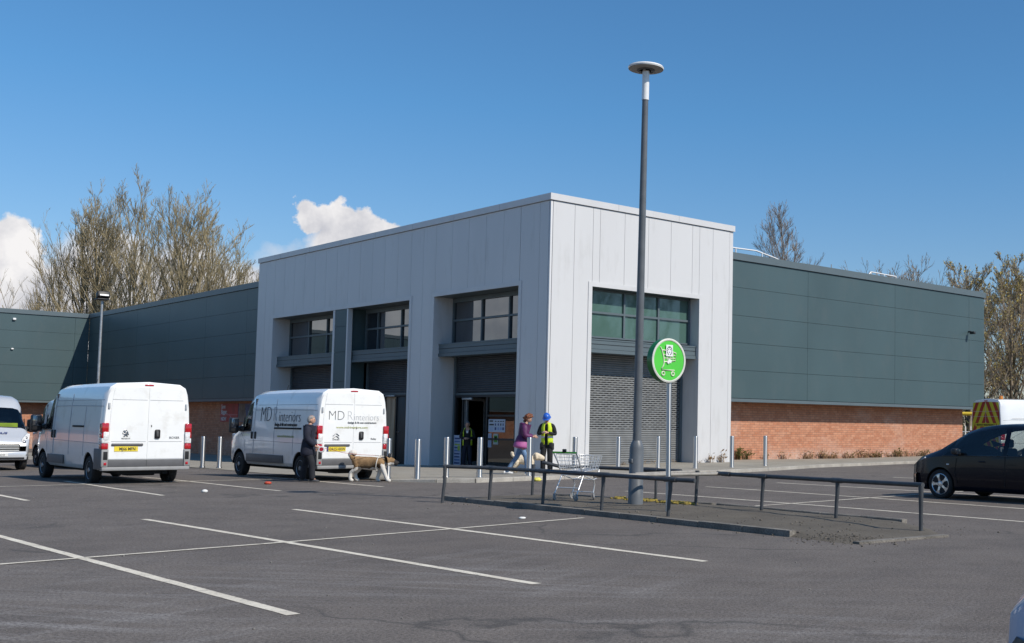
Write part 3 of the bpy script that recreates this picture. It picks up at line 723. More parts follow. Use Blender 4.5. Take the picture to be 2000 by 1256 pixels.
# wing on the right: green cladding over brick
def wing(axis, plane, u0, u1, um, name_l, sign=1, far=None):
    pass
OH = .85
gr = MB()
panels(gr, 'y', cut(9.02,30.5,[16.03,22.58,29.1]), [(2.72,3.94),(3.94,5.13),(5.13,6.32),(6.32,7.54),(7.54,8.72)], 2.18, .05)
gr.build('wing_cladding', M['green'], bld); gr = MB()
panels(gr, 'x', cut(25.03,59.3,[31,37,43,49,55]), [(2.72,3.94),(3.94,5.13),(5.13,6.32),(6.32,7.54),(7.54,8.72)], 1.85, .05)
gr.build('wing_cladding', M['green'], bld)
gc = MB(); gc.box(9.0,30.4,2.23,2.5,2.62,8.9); gc.box(9.03,30.5,2.3,40,8.8,8.9); gc.box(30.3,30.48,2.24,40,2.6,8.7); gc.build('wing_core', M['black'], bld)
gc = MB(); gc.box(1.90,2.2,25.0,59.3,2.62,8.9); gc.box(2.1,9,25.2,59.3,8.8,8.9); gc.build('wing_core', M['black'], bld)
gt = MB(); gt.box(9.02,30.64,2.11,2.6,8.735,9.04); gt.box(30.4,30.64,2.6,40,8.735,9.04); gt.build('wing_coping', M['green_trim'], bld)
gt = MB(); gt.box(1.78,2.3,25.03,59.4,8.735,9.04); gt.build('wing_coping', M['green_trim'], bld)
gt = MB(); gt.box(9.02,30.57,2.15,2.3,2.565,2.705); gt.build('drip_trim', M['green_trim'], bld)
gt = MB(); gt.box(1.82,1.95,25.03,59.3,2.565,2.705); gt.build('drip_trim', M['green_trim'], bld)
gt = MB(); gt.box(30.5,30.57,2.19,40,2.71,8.73); gt.build('end_cladding', M['green'], bld)
sf = MB(); sf.box(9.02,30.5,2.3,3.2,2.58,2.62); sf.box(29.6,30.5,3.2,40,2.58,2.62); sf.build('wing_soffit', M['frame'], bld)
sf = MB(); sf.box(1.95,2.9,25.1,59.3,2.58,2.62); sf.build('wing_soffit', M['frame'], bld)
bw = MB(); bw.box(9.0,29.72,2.18+OH,3.4,-1,2.579); bw.box(29.5,29.72,3.4,40,-1,2.579); bw.build('brick_base', M['brick'], bld)
bw = MB(); bw.box(1.85+OH,3.1,25.0,59.3,-1.2,2.579); bw.build('brick_base', M['brick'], bld)
bw = MB(); bw.box(9.0,9.05,.3,3.03,-1,2.5); bw.build('end_wall', M['brick'], bld)
# CCTV camera near the far end of the right wing
ct = MB(); ct.box(29.0,29.06,2.0,2.18,6.72,6.80); ct.bbox(28.88,29.06,1.72,2.0,6.62,6.76,.02); ct.build('cctv_camera', M['trim'], bld)
# white safety rails on the roof
rr = MB()
rr.tube([(11.2,3.5,9.55),(12.57,3.5,9.53),(13.9,3.5,9.56),(15.2,3.5,9.36),(16.2,3.5,9.12)], .035, 6)
for x in (12.6,14.3): rr.tube([(x,3.5,8.9),(x,3.5,9.52)], .03, 6)
rr.build('roof_guard_rail', M['white_p'], bld); rr = MB()
for x in (22.9,24.0,25.0): rr.tube([(x,4,8.9),(x,4,9.55)], .035, 6)
rr.tube([(22.9,4,9.55),(25.0,4,9.52)], .035, 6); rr.tube([(22.9,4,9.55),(22.5,4,9.2),(22.4,4,8.95)], .035, 6)
rr.build('roof_guard_rail', M['white_p'], bld)

# second wing closing the far left, seen sunlit
b2 = empty('green_wing', (0,59.3,0)); tag(b2, 'dark green clad wing in sunlight at the far left, behind the vans', 'building')
l2 = MB(); panels(l2, 'y', cut(-46.,1.84,[.93-6.2*i for i in range(0,8)]), [(2.72,3.94),(3.94,5.13),(5.13,6.32),(6.32,7.54),(7.54,8.72)], 0., .05)
l2.build('wing_cladding', M['green'], b2)
l3 = MB(); l3.box(-46,1.84,.06,.4,2.62,8.9); l3.box(-46,1.8,.4,8,8.8,8.9); l3.build('wing_core', M['black'], b2)
l4 = MB(); l4.box(-46.1,1.77,-.07,.4,8.735,9.04); l4.box(-46,1.83,-.03,.1,2.565,2.705); l4.build('wing_coping', M['green_trim'], b2)
l5 = MB(); l5.box(-46,1.9,.1,.9,2.58,2.62); l5.build('wing_soffit', M['frame'], b2)
l6 = MB(); l6.box(-46,2.6,OH,1.3,-1.3,2.579); l6.build('brick_base', M['brick'], b2)
l7 = MB(); l7.bbox(-3.0,-2.8,-.15,.0,8.25,8.4,.03); l7.build('wall_sensor', M['white_p'], b2)
l7 = MB(); l7.bbox(-3.0,-2.85,-.12,.0,6.2,6.3,.02); l7.build('wall_sensor', M['white_p'], b2)
# advertising posters on the shaded brick of the left wing
def poster(y0, y1, z0, z1, name, label, lines, base):
    q = MB(); q.box(2.665,2.695,y0,y1,z0,z1); o = q.build(name, base); tag(o, label, 'poster')
    return o
pA = poster(33.75,36.35,1.40,2.46,'red_poster','crumpled red poster with white words on the shaded brick wall',None,mat('red_poster_print',(.30,.022,.035),.45,var=.3,vs=2,bump=.6,bs=2.5))
wp = mat('poster_white', (.55,.52,.55), .6)
for i, (s, z) in enumerate((('Save',2.17),('Bigger.',1.87),('NOW',1.47))):
    text('wording', s, .34 if i < 2 else .30, (2.660,36.22,z), (0,-1,0), (0,0,1), wp, pA, off=.012)
q = MB(); q.prism([(2.660,33.8,1.78),(2.660,36.3,1.78),(2.660,36.3,1.83),(2.660,33.8,1.83)], (.003,0,0)); q.prism([(2.660,35.0,1.78),(2.660,34.85,1.78),(2.660,34.35,1.42),(2.660,34.5,1.42)], (.003,0,0)); q.build('poster_band', mat('poster_pink', (.48,.16,.19), .5), pA)
pB = poster(31.4,33.7,1.40,2.44,'picture_poster','poster with a pale figure and blue panel beside the red poster',None,mat('poster_blue_print',(.05,.09,.20),.5,var=.5,vs=1.2))
q = MB(); q.prism([(2.662,32.45,1.42),(2.662,33.65,1.42),(2.662,33.65,2.42),(2.662,32.8,2.42)], (.002,0,0)); q.build('poster_field', mat('poster_beige_print', (.16,.13,.115), .5, var=.6, vs=2.5), pB)
q = MB(); q.box(2.656,2.660,31.7,32.3,1.95,2.02); q.box(2.656,2.660,31.75,32.3,1.75,1.80); q.build('poster_marks', mat('poster_pale_blue', (.2,.32,.5), .5), pB)
# ---------------------------------------------------------------- vehicles
def wheel(name, parent, loc, r, w, rim_m, spokes=0, side=-1):
    """tyre + rim; the axle runs along x, the outer face looks to `side`"""
    MX = Matrix.Translation(loc) @ Matrix.Rotation(PI/2*side, 4, 'Y')     # lathe z -> +-x
    t = MB(); k6 = .74 if spokes else .66
    t.lathe([(r*.60,-w/2),(r*.9,-w/2),(r*.975,-w*.40),(r,-w*.25),(r,w*.25),(r*.975,w*.40),(r*.9,w/2),(r*k6,w/2),(r*(k6-.03),w*.40)], 32, M=MX)
    wo = t.build(name, M['rubber'], parent); R0 = r
    if spokes: r = r*1.13
    q = MB()
    if spokes:
        q.lathe([(r*.66,-w*.2),(r*.66,w*.43),(r*.60,w*.46),(r*.575,w*.40),(r*.56,-w*.1)], 32, 0, M=MX)
        q.lathe([(r*.57,-w*.12),(.01,-w*.12)], 24, 1, M=MX)
        for k in range(spokes):
            A = MX @ Matrix.Rotation(2*PI*k/spokes+PI/2, 4, 'Z'); a = r*.085
            q.add([(r*.10,-a*.9,w*.40),(r*.10,a*.9,w*.40),(r*.40,a*.75,w*.43),(r*.60,a*1.75,w*.41),(r*.60,-a*1.75,w*.41),(r*.40,-a*.75,w*.43),
                   (r*.10,-a*.9,w*.1),(r*.10,a*.9,w*.1),(r*.40,a*.7,w*.2),(r*.60,a*1.7,w*.2),(r*.60,-a*1.7,w*.2),(r*.40,-a*.7,w*.2)],
                  [(0,5,2,1),(5,4,3,2),(0,6,11,5),(5,11,10,4),(1,2,8,7),(2,3,9,8),(6,7,8,11),(11,8,9,10)], 0, False, A)
        q.lathe([(r*.17,w*.1),(r*.17,w*.41),(r*.12,w*.45),(0.001,w*.46)], 16, 0, M=MX)
    else:
        q.lathe([(r*.66,-w*.2),(r*.66,w*.42),(r*.61,w*.46),(r*.57,w*.36),(r*.50,w*.16),(r*.42,w*.22),(r*.26,w*.36),(r*.18,w*.40),(r*.16,w*.5),(.001,w*.52)], 32, 0, M=MX)
        for k in range(8):
            A = MX @ Matrix.Rotation(2*PI*k/8, 4, 'Z'); q.ball((r*.47,0,w*.21), (r*.055,r*.055,w*.03), 8, 4, 1, A)
        for k in range(5):
            A = MX @ Matrix.Rotation(2*PI*k/5+.3, 4, 'Z'); q.ball((r*.22,0,w*.41), (r*.03,r*.03,w*.05), 6, 4, 1, A)
    q.build('rim', [rim_m, M['black']], wo)
    return wo
def loft(secs, classify, mats, parent, body_name='body', names=None):
    """secs: list of half outlines [(x,y,z)...] bottom centre to top centre; mirrored; faces sorted into parts by classify(i,j)"""
    k = len(secs[0]); full = []
    for s in secs:
        full.append([(-x,y,z) for x, y, z in s][::-1][:-1]+list(s) if False else list(s)+[(-x,y,z) for x, y, z in s[-2:0:-1]])
    n = len(full[0]); parts = {}
    vs = [v for s in full for v in s]
    for i in range(len(full)-1):
        for j in range(n):
            jj = j if j < k-1 else 2*(k-1)-1-j
            key = classify(i, jj, j >= k-1)
            if key is None: continue
            parts.setdefault(key, []).append((i*n+j, i*n+(j+1)%n, (i+1)*n+(j+1)%n, (i+1)*n+j))
    parts.setdefault(body_name, [])
    parts[body_name] += [tuple(range(n))[::-1], tuple(range((len(full)-1)*n, len(full)*n))]
    out = {}
    for key, fs in parts.items():
        used = sorted({i for f in fs for i in f}); mp = {u: q for q, u in enumerate(used)}
        mb = MB(); mb.add([vs[u] for u in used], [[mp[i] for i in f] for f in fs], 0, key == body_name)
        o = mb.build(key[0] if isinstance(key, tuple) else key, mats[key[0] if isinstance(key, tuple) else key], parent); out[key] = o
        bm = bmesh.new(); bm.from_mesh(o.data); bmesh.ops.recalc_face_normals(bm, faces=bm.faces[:]); bm.to_mesh(o.data); bm.free()
    return out
def carve(o, cuts):
    """cut wheel arches out of a body shell; cuts: (x0,x1,y,z,r)"""
    so_ = o.modifiers.new('thickness', 'SOLIDIFY') if False else None
    hs = []
    for x0, x1, y, z, r in cuts:
        mb = MB(); mb.lathe([(r,x0),(r,x1)], 40, 0, False, Matrix.Translation((0,y,z)) @ Matrix.Rotation(PI/2, 4, 'Y'))
        h = mb.build('cutter', M['trim']); h.parent = o.parent; clean(h); hs.append(h)
        b = o.modifiers.new('arch', 'BOOLEAN'); b.operation = 'DIFFERENCE'; b.object = h; b.solver = 'EXACT'
    me = evaluated(o, o.name); o.modifiers.clear(); o.data = me
    me.polygons.foreach_set('use_smooth', [True]*len(me.polygons))
    for h in hs: bpy.data.objects.remove(h)
def sharp(o, ang=32):
    me = o.data; me.polygons.foreach_set('use_smooth', [True]*len(me.polygons))
    bm = bmesh.new(); bm.from_mesh(me)
    for e in bm.edges:
        e.smooth = not (len(e.link_faces) == 2 and e.calc_face_angle(0) > R(ang))
    bm.to_mesh(me); bm.free()

VL = 5.96
def van_half(y, top, belt, hw, zb=.34):
    b = top-belt
    if b > .9: zr = [belt+b*f for f in (.50,.76,.90,.975)]; wr = (.957,.915,.855,.72)
    else: zr = [belt+b*f for f in (.50,.76,.92,.985)]; wr = (.93,.86,.78,.62)
    return [(0,y,zb),(hw*.90,y,zb),(hw*.975,y,zb+.10),(hw,y,.78),(hw,y,1.10 if belt > 1.12 else belt-.04),(hw*.99,y,belt)]+[(hw*w,y,z) for w, z in zip(wr, zr)]+[(0,y,top+.018)]
def make_van(name, paint, label, lettered=False, plate='', emblem='', model='', maker='', silver=False, roof_k=1., chevron=False):
    root = empty(name); tag(root, label, 'van')
    S = [(0.,2.40,1.27,.975),(.035,2.452,1.27,.995),(.35,2.46,1.28,1.0),(1.4,2.465,1.28,1.0),(2.6,2.46,1.28,1.0),(3.6,2.45,1.28,1.0),(4.02,2.43,1.29,.995),(4.22,2.39,1.29,.99),(4.50,2.26,1.29,.985),
         (4.72,2.02,1.28,.98),(5.0,1.71,1.25,.975),(5.28,1.37,1.21,.965),(5.45,1.22,1.155,.95),(5.70,1.08,1.02,.92),(5.86,.97,.93,.87),(5.93,.84,.80,.82),(5.96,.66,.62,.78)]
    secs = [van_half(y, t*(roof_k if y < 4.6 else 1+(roof_k-1)*.3), b, w) for y, t, b, w in S]
    def cls(i, j, right):
        y0, y1 = S[i][0], S[i+1][0]
        if 9 <= i <= 10 and j >= 6: return 'windscreen'
        if i in (8,) and j >= 7 and False: return 'windscreen'
        if 7 <= i <= 9 and j in (5, 6) and not (i == 7 and j == 6 and False): return ('side_window', right)
        return 'body'
    body_m = paint
    parts = loft(secs, cls, {'body': body_m, 'windscreen': M['vglass'], 'side_window': M['vglass']}, root)
    body = parts['body']
    WY = (1.015, 5.03); WR = .345
    carve(body, [(.60,1.3,WY[0],.33,.43),(-1.3,-.60,WY[0],.33,.43),(.58,1.3,WY[1],.33,.44),(-1.3,-.58,WY[1],.33,.44)])
    sharp(body, 34)
    inn = MB()                                       # underside, arch liners, cab interior
    for x0, x1 in ((.55,.97),(-.97,-.55)):
        for wy in WY:
            vs = []; n = 18
            for k in range(n+1):
                a = PI*k/n
                for x in (x0, x1): vs.append((x, wy+.428*math.cos(a), .33+.428*math.sin(a)))
            inn.add(vs, [(2*k,2*k+1,2*k+3,2*k+2) for k in range(n)], 0, True)
            xi = x0 if x0 > 0 else x1
            inn.add([(xi,wy+.43*math.cos(PI*k/n),.33+.43*math.sin(PI*k/n)) for k in range(n+1)], [list(range(n+1))])
    inn.box(-.55,.55,.15,5.6,.24,.335); inn.tube([(-.6,WY[0],.34),(.6,WY[0],.34)], .05, 8); inn.tube([(.45,.1,.27),(.45,1.5,.25),(.3,3,.26)], .035, 6)
    inn.box(-.3,.3,.3,.75,.20,.26)
    inn.build('underbody', M['black'], root)
    cab = MB(); cab.box(-.93,.93,4.0,4.06,.5,2.2); cab.box(-.9,.9,4.9,5.2,.9,1.22)
    for x in (-.5,.1,.52): cab.bbox(x-.22,x+.22,4.12,4.26,.9,1.72,.05); cab.bbox(x-.13,x+.13,4.14,4.24,1.74,1.95,.04)
    cab.tube([(-.5+.17*math.cos(a),4.78+.03*math.sin(a),1.18+.17*math.sin(a)) for a in [2*PI*k/16 for k in range(17)]], .014, 6)
    cab.build('cab_interior', M['seat'], root)
    for sd_ in (-1, 1):
        for wy in WY: wheel('wheel', root, (sd_*.86, wy, WR-.02), WR, .22, M['rim'], 0, sd_)
    # grey lower cladding and bumpers
    for sd_ in (-1, 1):
        x = sd_*.995
        q = MB(); q.bbox(min(x,x+sd_*.022),max(x,x+sd_*.022),2.0 if lettered else 3.0,4.42,.42,.64,.008); q.build('rub_strip', M['bumper'], root)
        q = MB(); q.bbox(sd_*.985-.03,sd_*.985+.03,-.02,.52,.36,.86,.02); q.build('rear_corner', M['bumper'], root)
    q = MB(); q.bbox(-.99,.99,-.075,.10,.335,.425,.018); q.build('rear_bumper', M['bumper_l'], root)
    q = MB(); q.bbox(-.85,.85,-.028,.02,.428,.60,.008); q.box(-.004,.004,-.031,-.027,.43,.60,1); q.build('rear_step_panel', [M['bumper'], M['black']], root)
    for sd_ in (-1, 1):
        q = MB(); q.bbox(sd_*.93-.075,sd_*.93+.075,-.055,.05,.43,.84,.015,0); q.bbox(sd_*.92-.045,sd_*.92+.045,-.065,-.05,.60,.79,.006,1); q.bbox(sd_*.92-.03,sd_*.92+.03,-.066,-.05,.47,.535,.006,2)
        q.build('bumper_corner', [M['bumper_l'], M['black'], M['red_l']], root)
        q = MB()
        xo, xi = sd_*1.012, sd_*.862
        def lamp(z0, z1, mi, dd=0.):
            q.bbox(min(xo,xi),max(xo,xi),-.05-dd,.16,z0,z1,.018,mi)
        lamp(1.235,1.47,0); lamp(1.11,1.234,0); q.bbox(min(sd_*.98,xi),max(sd_*.98,xi),-.056,.02,1.06,1.26,.012,1); lamp(.985,1.109,1); lamp(.845,.984,0)
        q.build('tail_light', [M['red_l'], M['white_l']], root)
    q = MB(); q.bbox(-.10,.10,-.012,.06,2.372*roof_k,2.408*roof_k,.008); q.build('brake_light', M['red_l'], root)
    # rear doors
    def rear_x(z): return .842 if z < 1.5 else .842-.085*((z-1.5)/.83)**1.6
    for sd_ in (-1, 1):
        zs = [.61,.9,1.2,1.5,1.75,2.0,2.15,2.26,2.33*1.0]
        pts = [(sd_*.006,0,z) for z in (.61, 2.335)]
        poly = [(sd_*.006,-.012,.61)]+[(sd_*rear_x(z),-.012,z) for z in zs]+[(sd_*.006,-.012,2.345)]
        if sd_ < 0: poly = poly[::-1]
        zk = roof_k
        q = MB(); q.prism([(x,y,z*zk if z > .7 else z) for x, y, z in poly], (0,.03,0)); d_ = q.build('rear_door', M['van'] if not chevron else M['van'], root)
        bm = bmesh.new(); bm.from_mesh(d_.data); bmesh.ops.recalc_face_normals(bm, faces=bm.faces[:]); bmesh.ops.bevel(bm, geom=[e for e in bm.edges if e.calc_face_angle(0) > 1], offset=.006, segments=2, affect='EDGES'); bm.to_mesh(d_.data); bm.free()
        if not chevron:
            q = MB()
            for z in (2.03,1.03): q.bbox(min(sd_*.03,sd_*.80),max(sd_*.03,sd_*.80),-.0155,-.011,z-.006,z+.006,.002,0)
            for z in (1.88,.78): q.bbox(min(sd_*.85,sd_*.89),max(sd_*.85,sd_*.89),-.03,.0,z-.07,z+.07,.006,1)
            q.build('door_crease', [M['seam_w'], M['ink_l']], d_)
            if sd_ > 0:
                h = MB(); h.bbox(.165,.285,-.035,-.01,1.10,1.32,.03,0); h.bbox(.205,.245,-.045,-.03,1.15,1.28,.015,1); h.bbox(.075,.095,-.02,-.01,1.38,1.43,.004,0)
                h.build('door_handle', [M['trim'], M['bumper']], d_)
                text('badge', model, .075, (.50,-.0165,1.10), (1,0,0), (0,0,1), M['ink_g'], d_)
            else:
                h = MB(); h.bbox(-.79,-.09,-.04,-.01,.925,.985,.018); h.build('plate_lamp_bar', M['bumper'], d_)
                h = MB(); h.box(-.72,-.20,-.022,-.012,.795,.915,0); h.box(-.722,-.675,-.0225,-.012,.795,.915,1); po_ = h.build('number_plate', [M['plate_y'], M['ink_b'] if lettered else M['plate_y']], d_)
                text('registration', plate, .105, (-.435,-.0245,.82), (1,0,0), (0,0,1), M['ink'], d_, 'CENTER', off=.001, sx=.80)
                text('badge', maker, .045, (-.48,-.0165,1.085), (1,0,0), (0,0,1), M['chrome'], d_, 'CENTER')
                h = MB()
                if emblem == 'chevrons':
                    for z in (1.17, 1.235): h.tube([(-.565,-.018,z-.035),(-.51,-.018,z+.012),(-.48,-.018,z+.022),(-.45,-.018,z+.012),(-.395,-.018,z-.035)], .011, 6)
                else:       # small rampant beast
                    for pl in ([(-.52,1.15),(-.49,1.20),(-.50,1.25),(-.46,1.27),(-.43,1.24)],[(-.50,1.25),(-.53,1.28),(-.50,1.30),(-.46,1.29)],[(-.49,1.20),(-.46,1.17),(-.44,1.15)],[(-.47,1.23),(-.43,1.21),(-.42,1.19)],[(-.49,1.22),(-.54,1.22),(-.555,1.25)]):
                        h.tube([(x,-.018,z) for x, z in pl], [.016]*(len(pl)-1)+[.008], 6)
                h.build('emblem', M['chrome'], d_)
    if chevron:
        cm, cn, cl_, cbs = node_mat('red_yellow_chevrons')
        tc_ = cn.new('ShaderNodeTexCoord'); s_ = cn.new('ShaderNodeSeparateXYZ'); cl_.new(tc_.outputs['Object'], s_.inputs[0])
        ax_ = mth(cn, cl_, 'ABSOLUTE', s_.outputs[0]); vv_ = mth(cn, cl_, 'ADD', mth(cn, cl_, 'MULTIPLY', ax_, 1.75), s_.outputs[2])
        fr_ = mth(cn, cl_, 'FRACT', mth(cn, cl_, 'DIVIDE', vv_, .74)); k_ = mth(cn, cl_, 'GREATER_THAN', fr_, .5)
        cl_.new(mixc(cn, cl_, k_, (.50,.48,.02), (.28,.012,.012)), cbs.inputs['Base Color']); cbs.inputs['Roughness'].default_value = .4
        for sd_ in (-1, 1):
            zs = [.62,.9,1.2,1.5,1.75,2.0,2.15,2.26,2.33]
            poly = [(sd_*.012,-.018,.62)]+[(sd_*(rear_x(z)+.05),-.018,z) for z in zs]+[(sd_*.012,-.018,2.36)]
            poly = [(x,y,z*roof_k if z > .7 else z) for x, y, z in poly]
            if sd_ < 0: poly = poly[::-1]
            q = MB(); q.prism(poly, (0,.004,0)); q.build('chevron_panel', cm, root)
        q = MB(); q.box(-.66,.66,-.024,-.0185,1.63,1.76); so1 = q.build('wording_strip', mat('yellow_sign_strip', (.50,.48,.02), .5), root)
        text('wording', 'HIGHWAY MAINTENANCE', .105, (0,-.027,1.655), (1,0,0), (0,0,1), M['ink'], root, 'CENTER', off=.002, sx=.93)
        q = MB()
        for z in (2.02,2.22,1.12): q.box(-.80,-.02,-.022,-.0185,z,z+.012); q.box(.02,.80,-.022,-.0185,z,z+.012)
        q.build('door_rail', M['ink_l'], root)
        q = MB(); q.lathe([(.08,0),(.08,.05),(.07,.12),(.0,.14)], 16, M=Matrix.Translation((.3,.5,2.46*roof_k))); q.build('roof_beacon', M['amber_l'], root)
        q = MB()
        for sd_ in (-1,1): q.tube([(sd_*1.003,.5,1.95),(sd_*1.003,4.0,1.95)], .006, 5); q.tube([(sd_*1.004,.4,1.15),(sd_*1.0,1.9,1.85)], .006, 5)
        q.build('side_seam', M['seam_w'], root)
    # side seams, handles, mirror, fuel flap
    for sd_ in (-1, 1):
        q = MB()
        def sx_(z): return sd_*(1.0025 if z <= 1.28 else 1.0025-.043*(z-1.28)/.59 if z < 1.87 else .9595-.042*(z-1.87)/.31)
        def ln(p, w=.006, m_=0): q.tube([(sx_(z), y, z) for y, z in p], w, 4, m_, smooth=False)
        ln([(3.98,.66),(3.98,1.28),(3.99,1.87),(4.0,2.1)]); ln([(.10,1.87),(2.4,1.885),(4.0,1.88)], .007); ln([(.12,2.02),(3.9,2.02)], .005)
        ln([(2.62,.66),(2.62,1.28),(2.63,1.87),(2.64,2.18)], .005); ln([(.2,.98),(2.0,1.0),(4.3,1.02)], .006); ln([(1.42,.66),(1.42,1.28),(1.42,1.87)], .004)
        ln([(4.55,.70),(4.60,1.0),(4.85,1.24)], .005)
        q.build('panel_seam', M['seam_w'], root)
        q = MB(); x = sd_*1.0
        for y in (3.86, 4.1):
            q = MB(); q.bbox(x-.025,x+.025,y-.045,y+.045,1.06,1.27,.024); q.build('door_handle', M['trim'], root)
        q = MB(); q.bbox(x-.012-sd_*.004,x+.012-sd_*.004,(.95 if lettered else 1.45),(2.62 if lettered else 2.35),1.355,1.40,.006); q.build('door_track', M['black'], root)
        # mirror: arm and twin-glass housing
        q = MB(); q.tube([(sd_*.95,4.92,1.33),(sd_*1.10,4.93,1.36)], .05, 8); q.bbox(min(sd_*1.05,sd_*1.30),max(sd_*1.05,sd_*1.30),4.86,5.05,1.22,1.66,.05); q.bbox(min(sd_*.93,sd_*1.0),max(sd_*.93,sd_*1.0),4.82,5.1,1.26,1.42,.03)
        mo = q.build('mirror', M['trim'], root)
        q = MB(); q.bbox(min(sd_*1.08,sd_*1.28),max(sd_*1.08,sd_*1.28),4.845,4.86,1.36,1.63,.004); q.build('mirror_glass', M['dglass'], mo)
        q = MB()                                      # black window surround line along the belt and B pillar
        for p in ([(4.21,1.30),(4.21,1.85)],[(4.21,1.29),(4.99,1.27)],[(4.72,1.66),(4.72,1.29)]): q.tube([(sd_*(.997 if z <= 1.3 else .985-.07*(z-1.3)) if y < 4.9 else sd_*.985, y, z) for y, z in p], .016, 6)
        q.build('window_seal', M['trim'], root)
    # front: bonnet line, grille, lamps, bumper, plate
    fr = MB(); fr.bbox(-.80,.80,5.84,6.03,.34,.62,.05,0); fr.build('front_bumper', M['bumper'] if not silver else paint, root)
    gl_ = MB(); gl_.bbox(-.60,.60,5.90,5.985,.60,.86,.02,0)
    for z in (.65,.72,.79): gl_.bbox(-.57,.57,5.96,6.0,z-.012,z+.014,.006,1)
    gl_.build('grille', [M['black'], M['chrome'] if not silver else M['reflect']], root)
    for sd_ in (-1, 1):
        h = MB(); h.prism([(sd_*.60,5.80,.80),(sd_*.84,5.66,.86),(sd_*.90,5.52,1.16),(sd_*.82,5.56,1.17),(sd_*.64,5.74,1.0)], (sd_*.03,.14,.02), 0); h.ball((sd_*.72,5.86,.90), (.07,.05,.07), 12, 8, 1); h.ball((sd_*.80,5.74,1.04), (.05,.06,.06), 12, 8, 1)
        hl = h.build('headlight', [M['white_l'], M['chrome']], root); clean(hl)
    if silver:
        q = MB(); q.box(-.26,.26,6.03,6.045,.46,.57); q.build('number_plate', M['plate_w'], root)
        text('registration', 'YF61 ECO', .10, (0,6.047,.475), (-1,0,0), (0,0,1), M['ink'], root, 'CENTER', sx=.8)
        text('wording', 'MINIBUS', .16, (.30,5.60,1.175), (-1,0,0), (0,-.8,.42), M['ink_b'], root, off=.004, shear=.3)
        q = MB(); q.bbox(-.7,.2,5.02,5.12,1.30,1.52,.02); q.build('hi_vis_vest', M['hivis'], root)
        q = MB()
        q.bbox(-.72,.72,5.98,6.04,.37,.43,.01); 
        for sd_ in (-1,1): q.ball((sd_*.74,6.0,.50), (.055,.03,.055), 12, 8)
        q.build('bumper_vent', M['black'], root)
    wp_ = MB()
    for x in (-.35,.35): wp_.tube([(x-.3,5.30,1.375),(x+.25,5.29,1.40)], .012, 5)
    wp_.build('wiper', M['trim'], root)
    ra = MB(); ra.tube([(0,4.2,2.44*roof_k),(0,4.05,2.62*roof_k)], .008, 5); ra.build('aerial', M['trim'], root)
    if lettered:
        # lettering on the left flank and rear doors
        tl = R(3.6); upv = (math.sin(tl), 0, math.cos(tl)); fl = (0,-1,0)
        X_ = -1.0035+.0
        def side(txt, s, y, z, m_, off=0., sxx=1.): text('lettering', txt, s, (-1.006+.0735*(z-1.28), y, z), fl, upv, m_, root, off=off, ext=.003, sx=sxx)
        side('MD', .62, 3.62, 1.555, M['ink_g'], -.017, .80); side('R', .62, 2.78, 1.555, M['ink_l'], -.018, .80); side('interiors', .44, 2.40, 1.555, M['ink_g'], -.010, .90)
        side('design & fit out contractors', .125, 2.62, 1.44, M['ink'], .003, 1.0)
        text('lettering', 'www.mdrinteriors.com', .11, (-1.0075,2.4,1.13), fl, (0,0,1), M['ink_lime'], root)
        def back(txt, s, x, z, m_, off=0., sxx=1.): text('lettering', txt, s, (x,-.0165,z), (1,0,0), (0,0,1), m_, root, off=off, sx=sxx)
        back('MD', .36, -.72, 1.62, M['ink_g'], -.009, .86); back('R', .36, -.20, 1.62, M['ink_l'], -.012, .86); back('interiors', .25, .0, 1.62, M['ink_l'], -.004, .84)
        back('design & fit out contractors', .075, -.17, 1.53, M['ink_g'], .002, .98); back('www.mdrinteriors.com', .085, -.48, 1.40, M['ink_lime'], .001, 1.1)
    return root
v1 = make_van('panel_van', M['van'], 'plain white panel van without lettering, parked nearest on the left, rear doors facing', plate='MJ66 MFN', emblem='beast', model='BOXER', maker='PEUGEOT')
v1.location = (-14.06,-3.4,T(-14,-1)-.005)
v2 = make_van('panel_van', M['van'], 'white panel van lettered MDR interiors behind the man in the dark coat', lettered=True, plate='DA15 HXW', emblem='chevrons', model='Relay', maker='CITROËN')
v2.location = (-9.21,-4.25,T(-9.2,-1.5)-.005); v2.rotation_euler.z = R(.3)
v3 = copy_tree(v1); v3.location = (-11.05,9.3,T(-11,12)); v3['label'] = 'white van mostly hidden in front of the plain white van, only its cab side showing'
v3.rotation_euler.z = R(1)
v4 = make_van('minibus', M['silver'], 'silver van facing the camera at the far left edge, hi-vis vest behind its windscreen', silver=True)
v4.location = (-14.36,15.3,T(-14.3,11)); v4.rotation_euler.z = PI
v5 = make_van('highway_van', M['van'], 'tall white van with red and yellow chevrons on its rear, behind the dark car', roof_k=1.105, chevron=True)
v5.rotation_euler.z = R(-110)
c_ = Vector((15.09,-8.76,0)); off_ = Matrix.Rotation(R(-110), 3, 'Z') @ Vector((.95,0,0)); v5.location = (c_.x-off_.x, c_.y-off_.y, -.01)
for v in (v1, v2, v3): v['group'] = 'white panel vans parked by the shop'

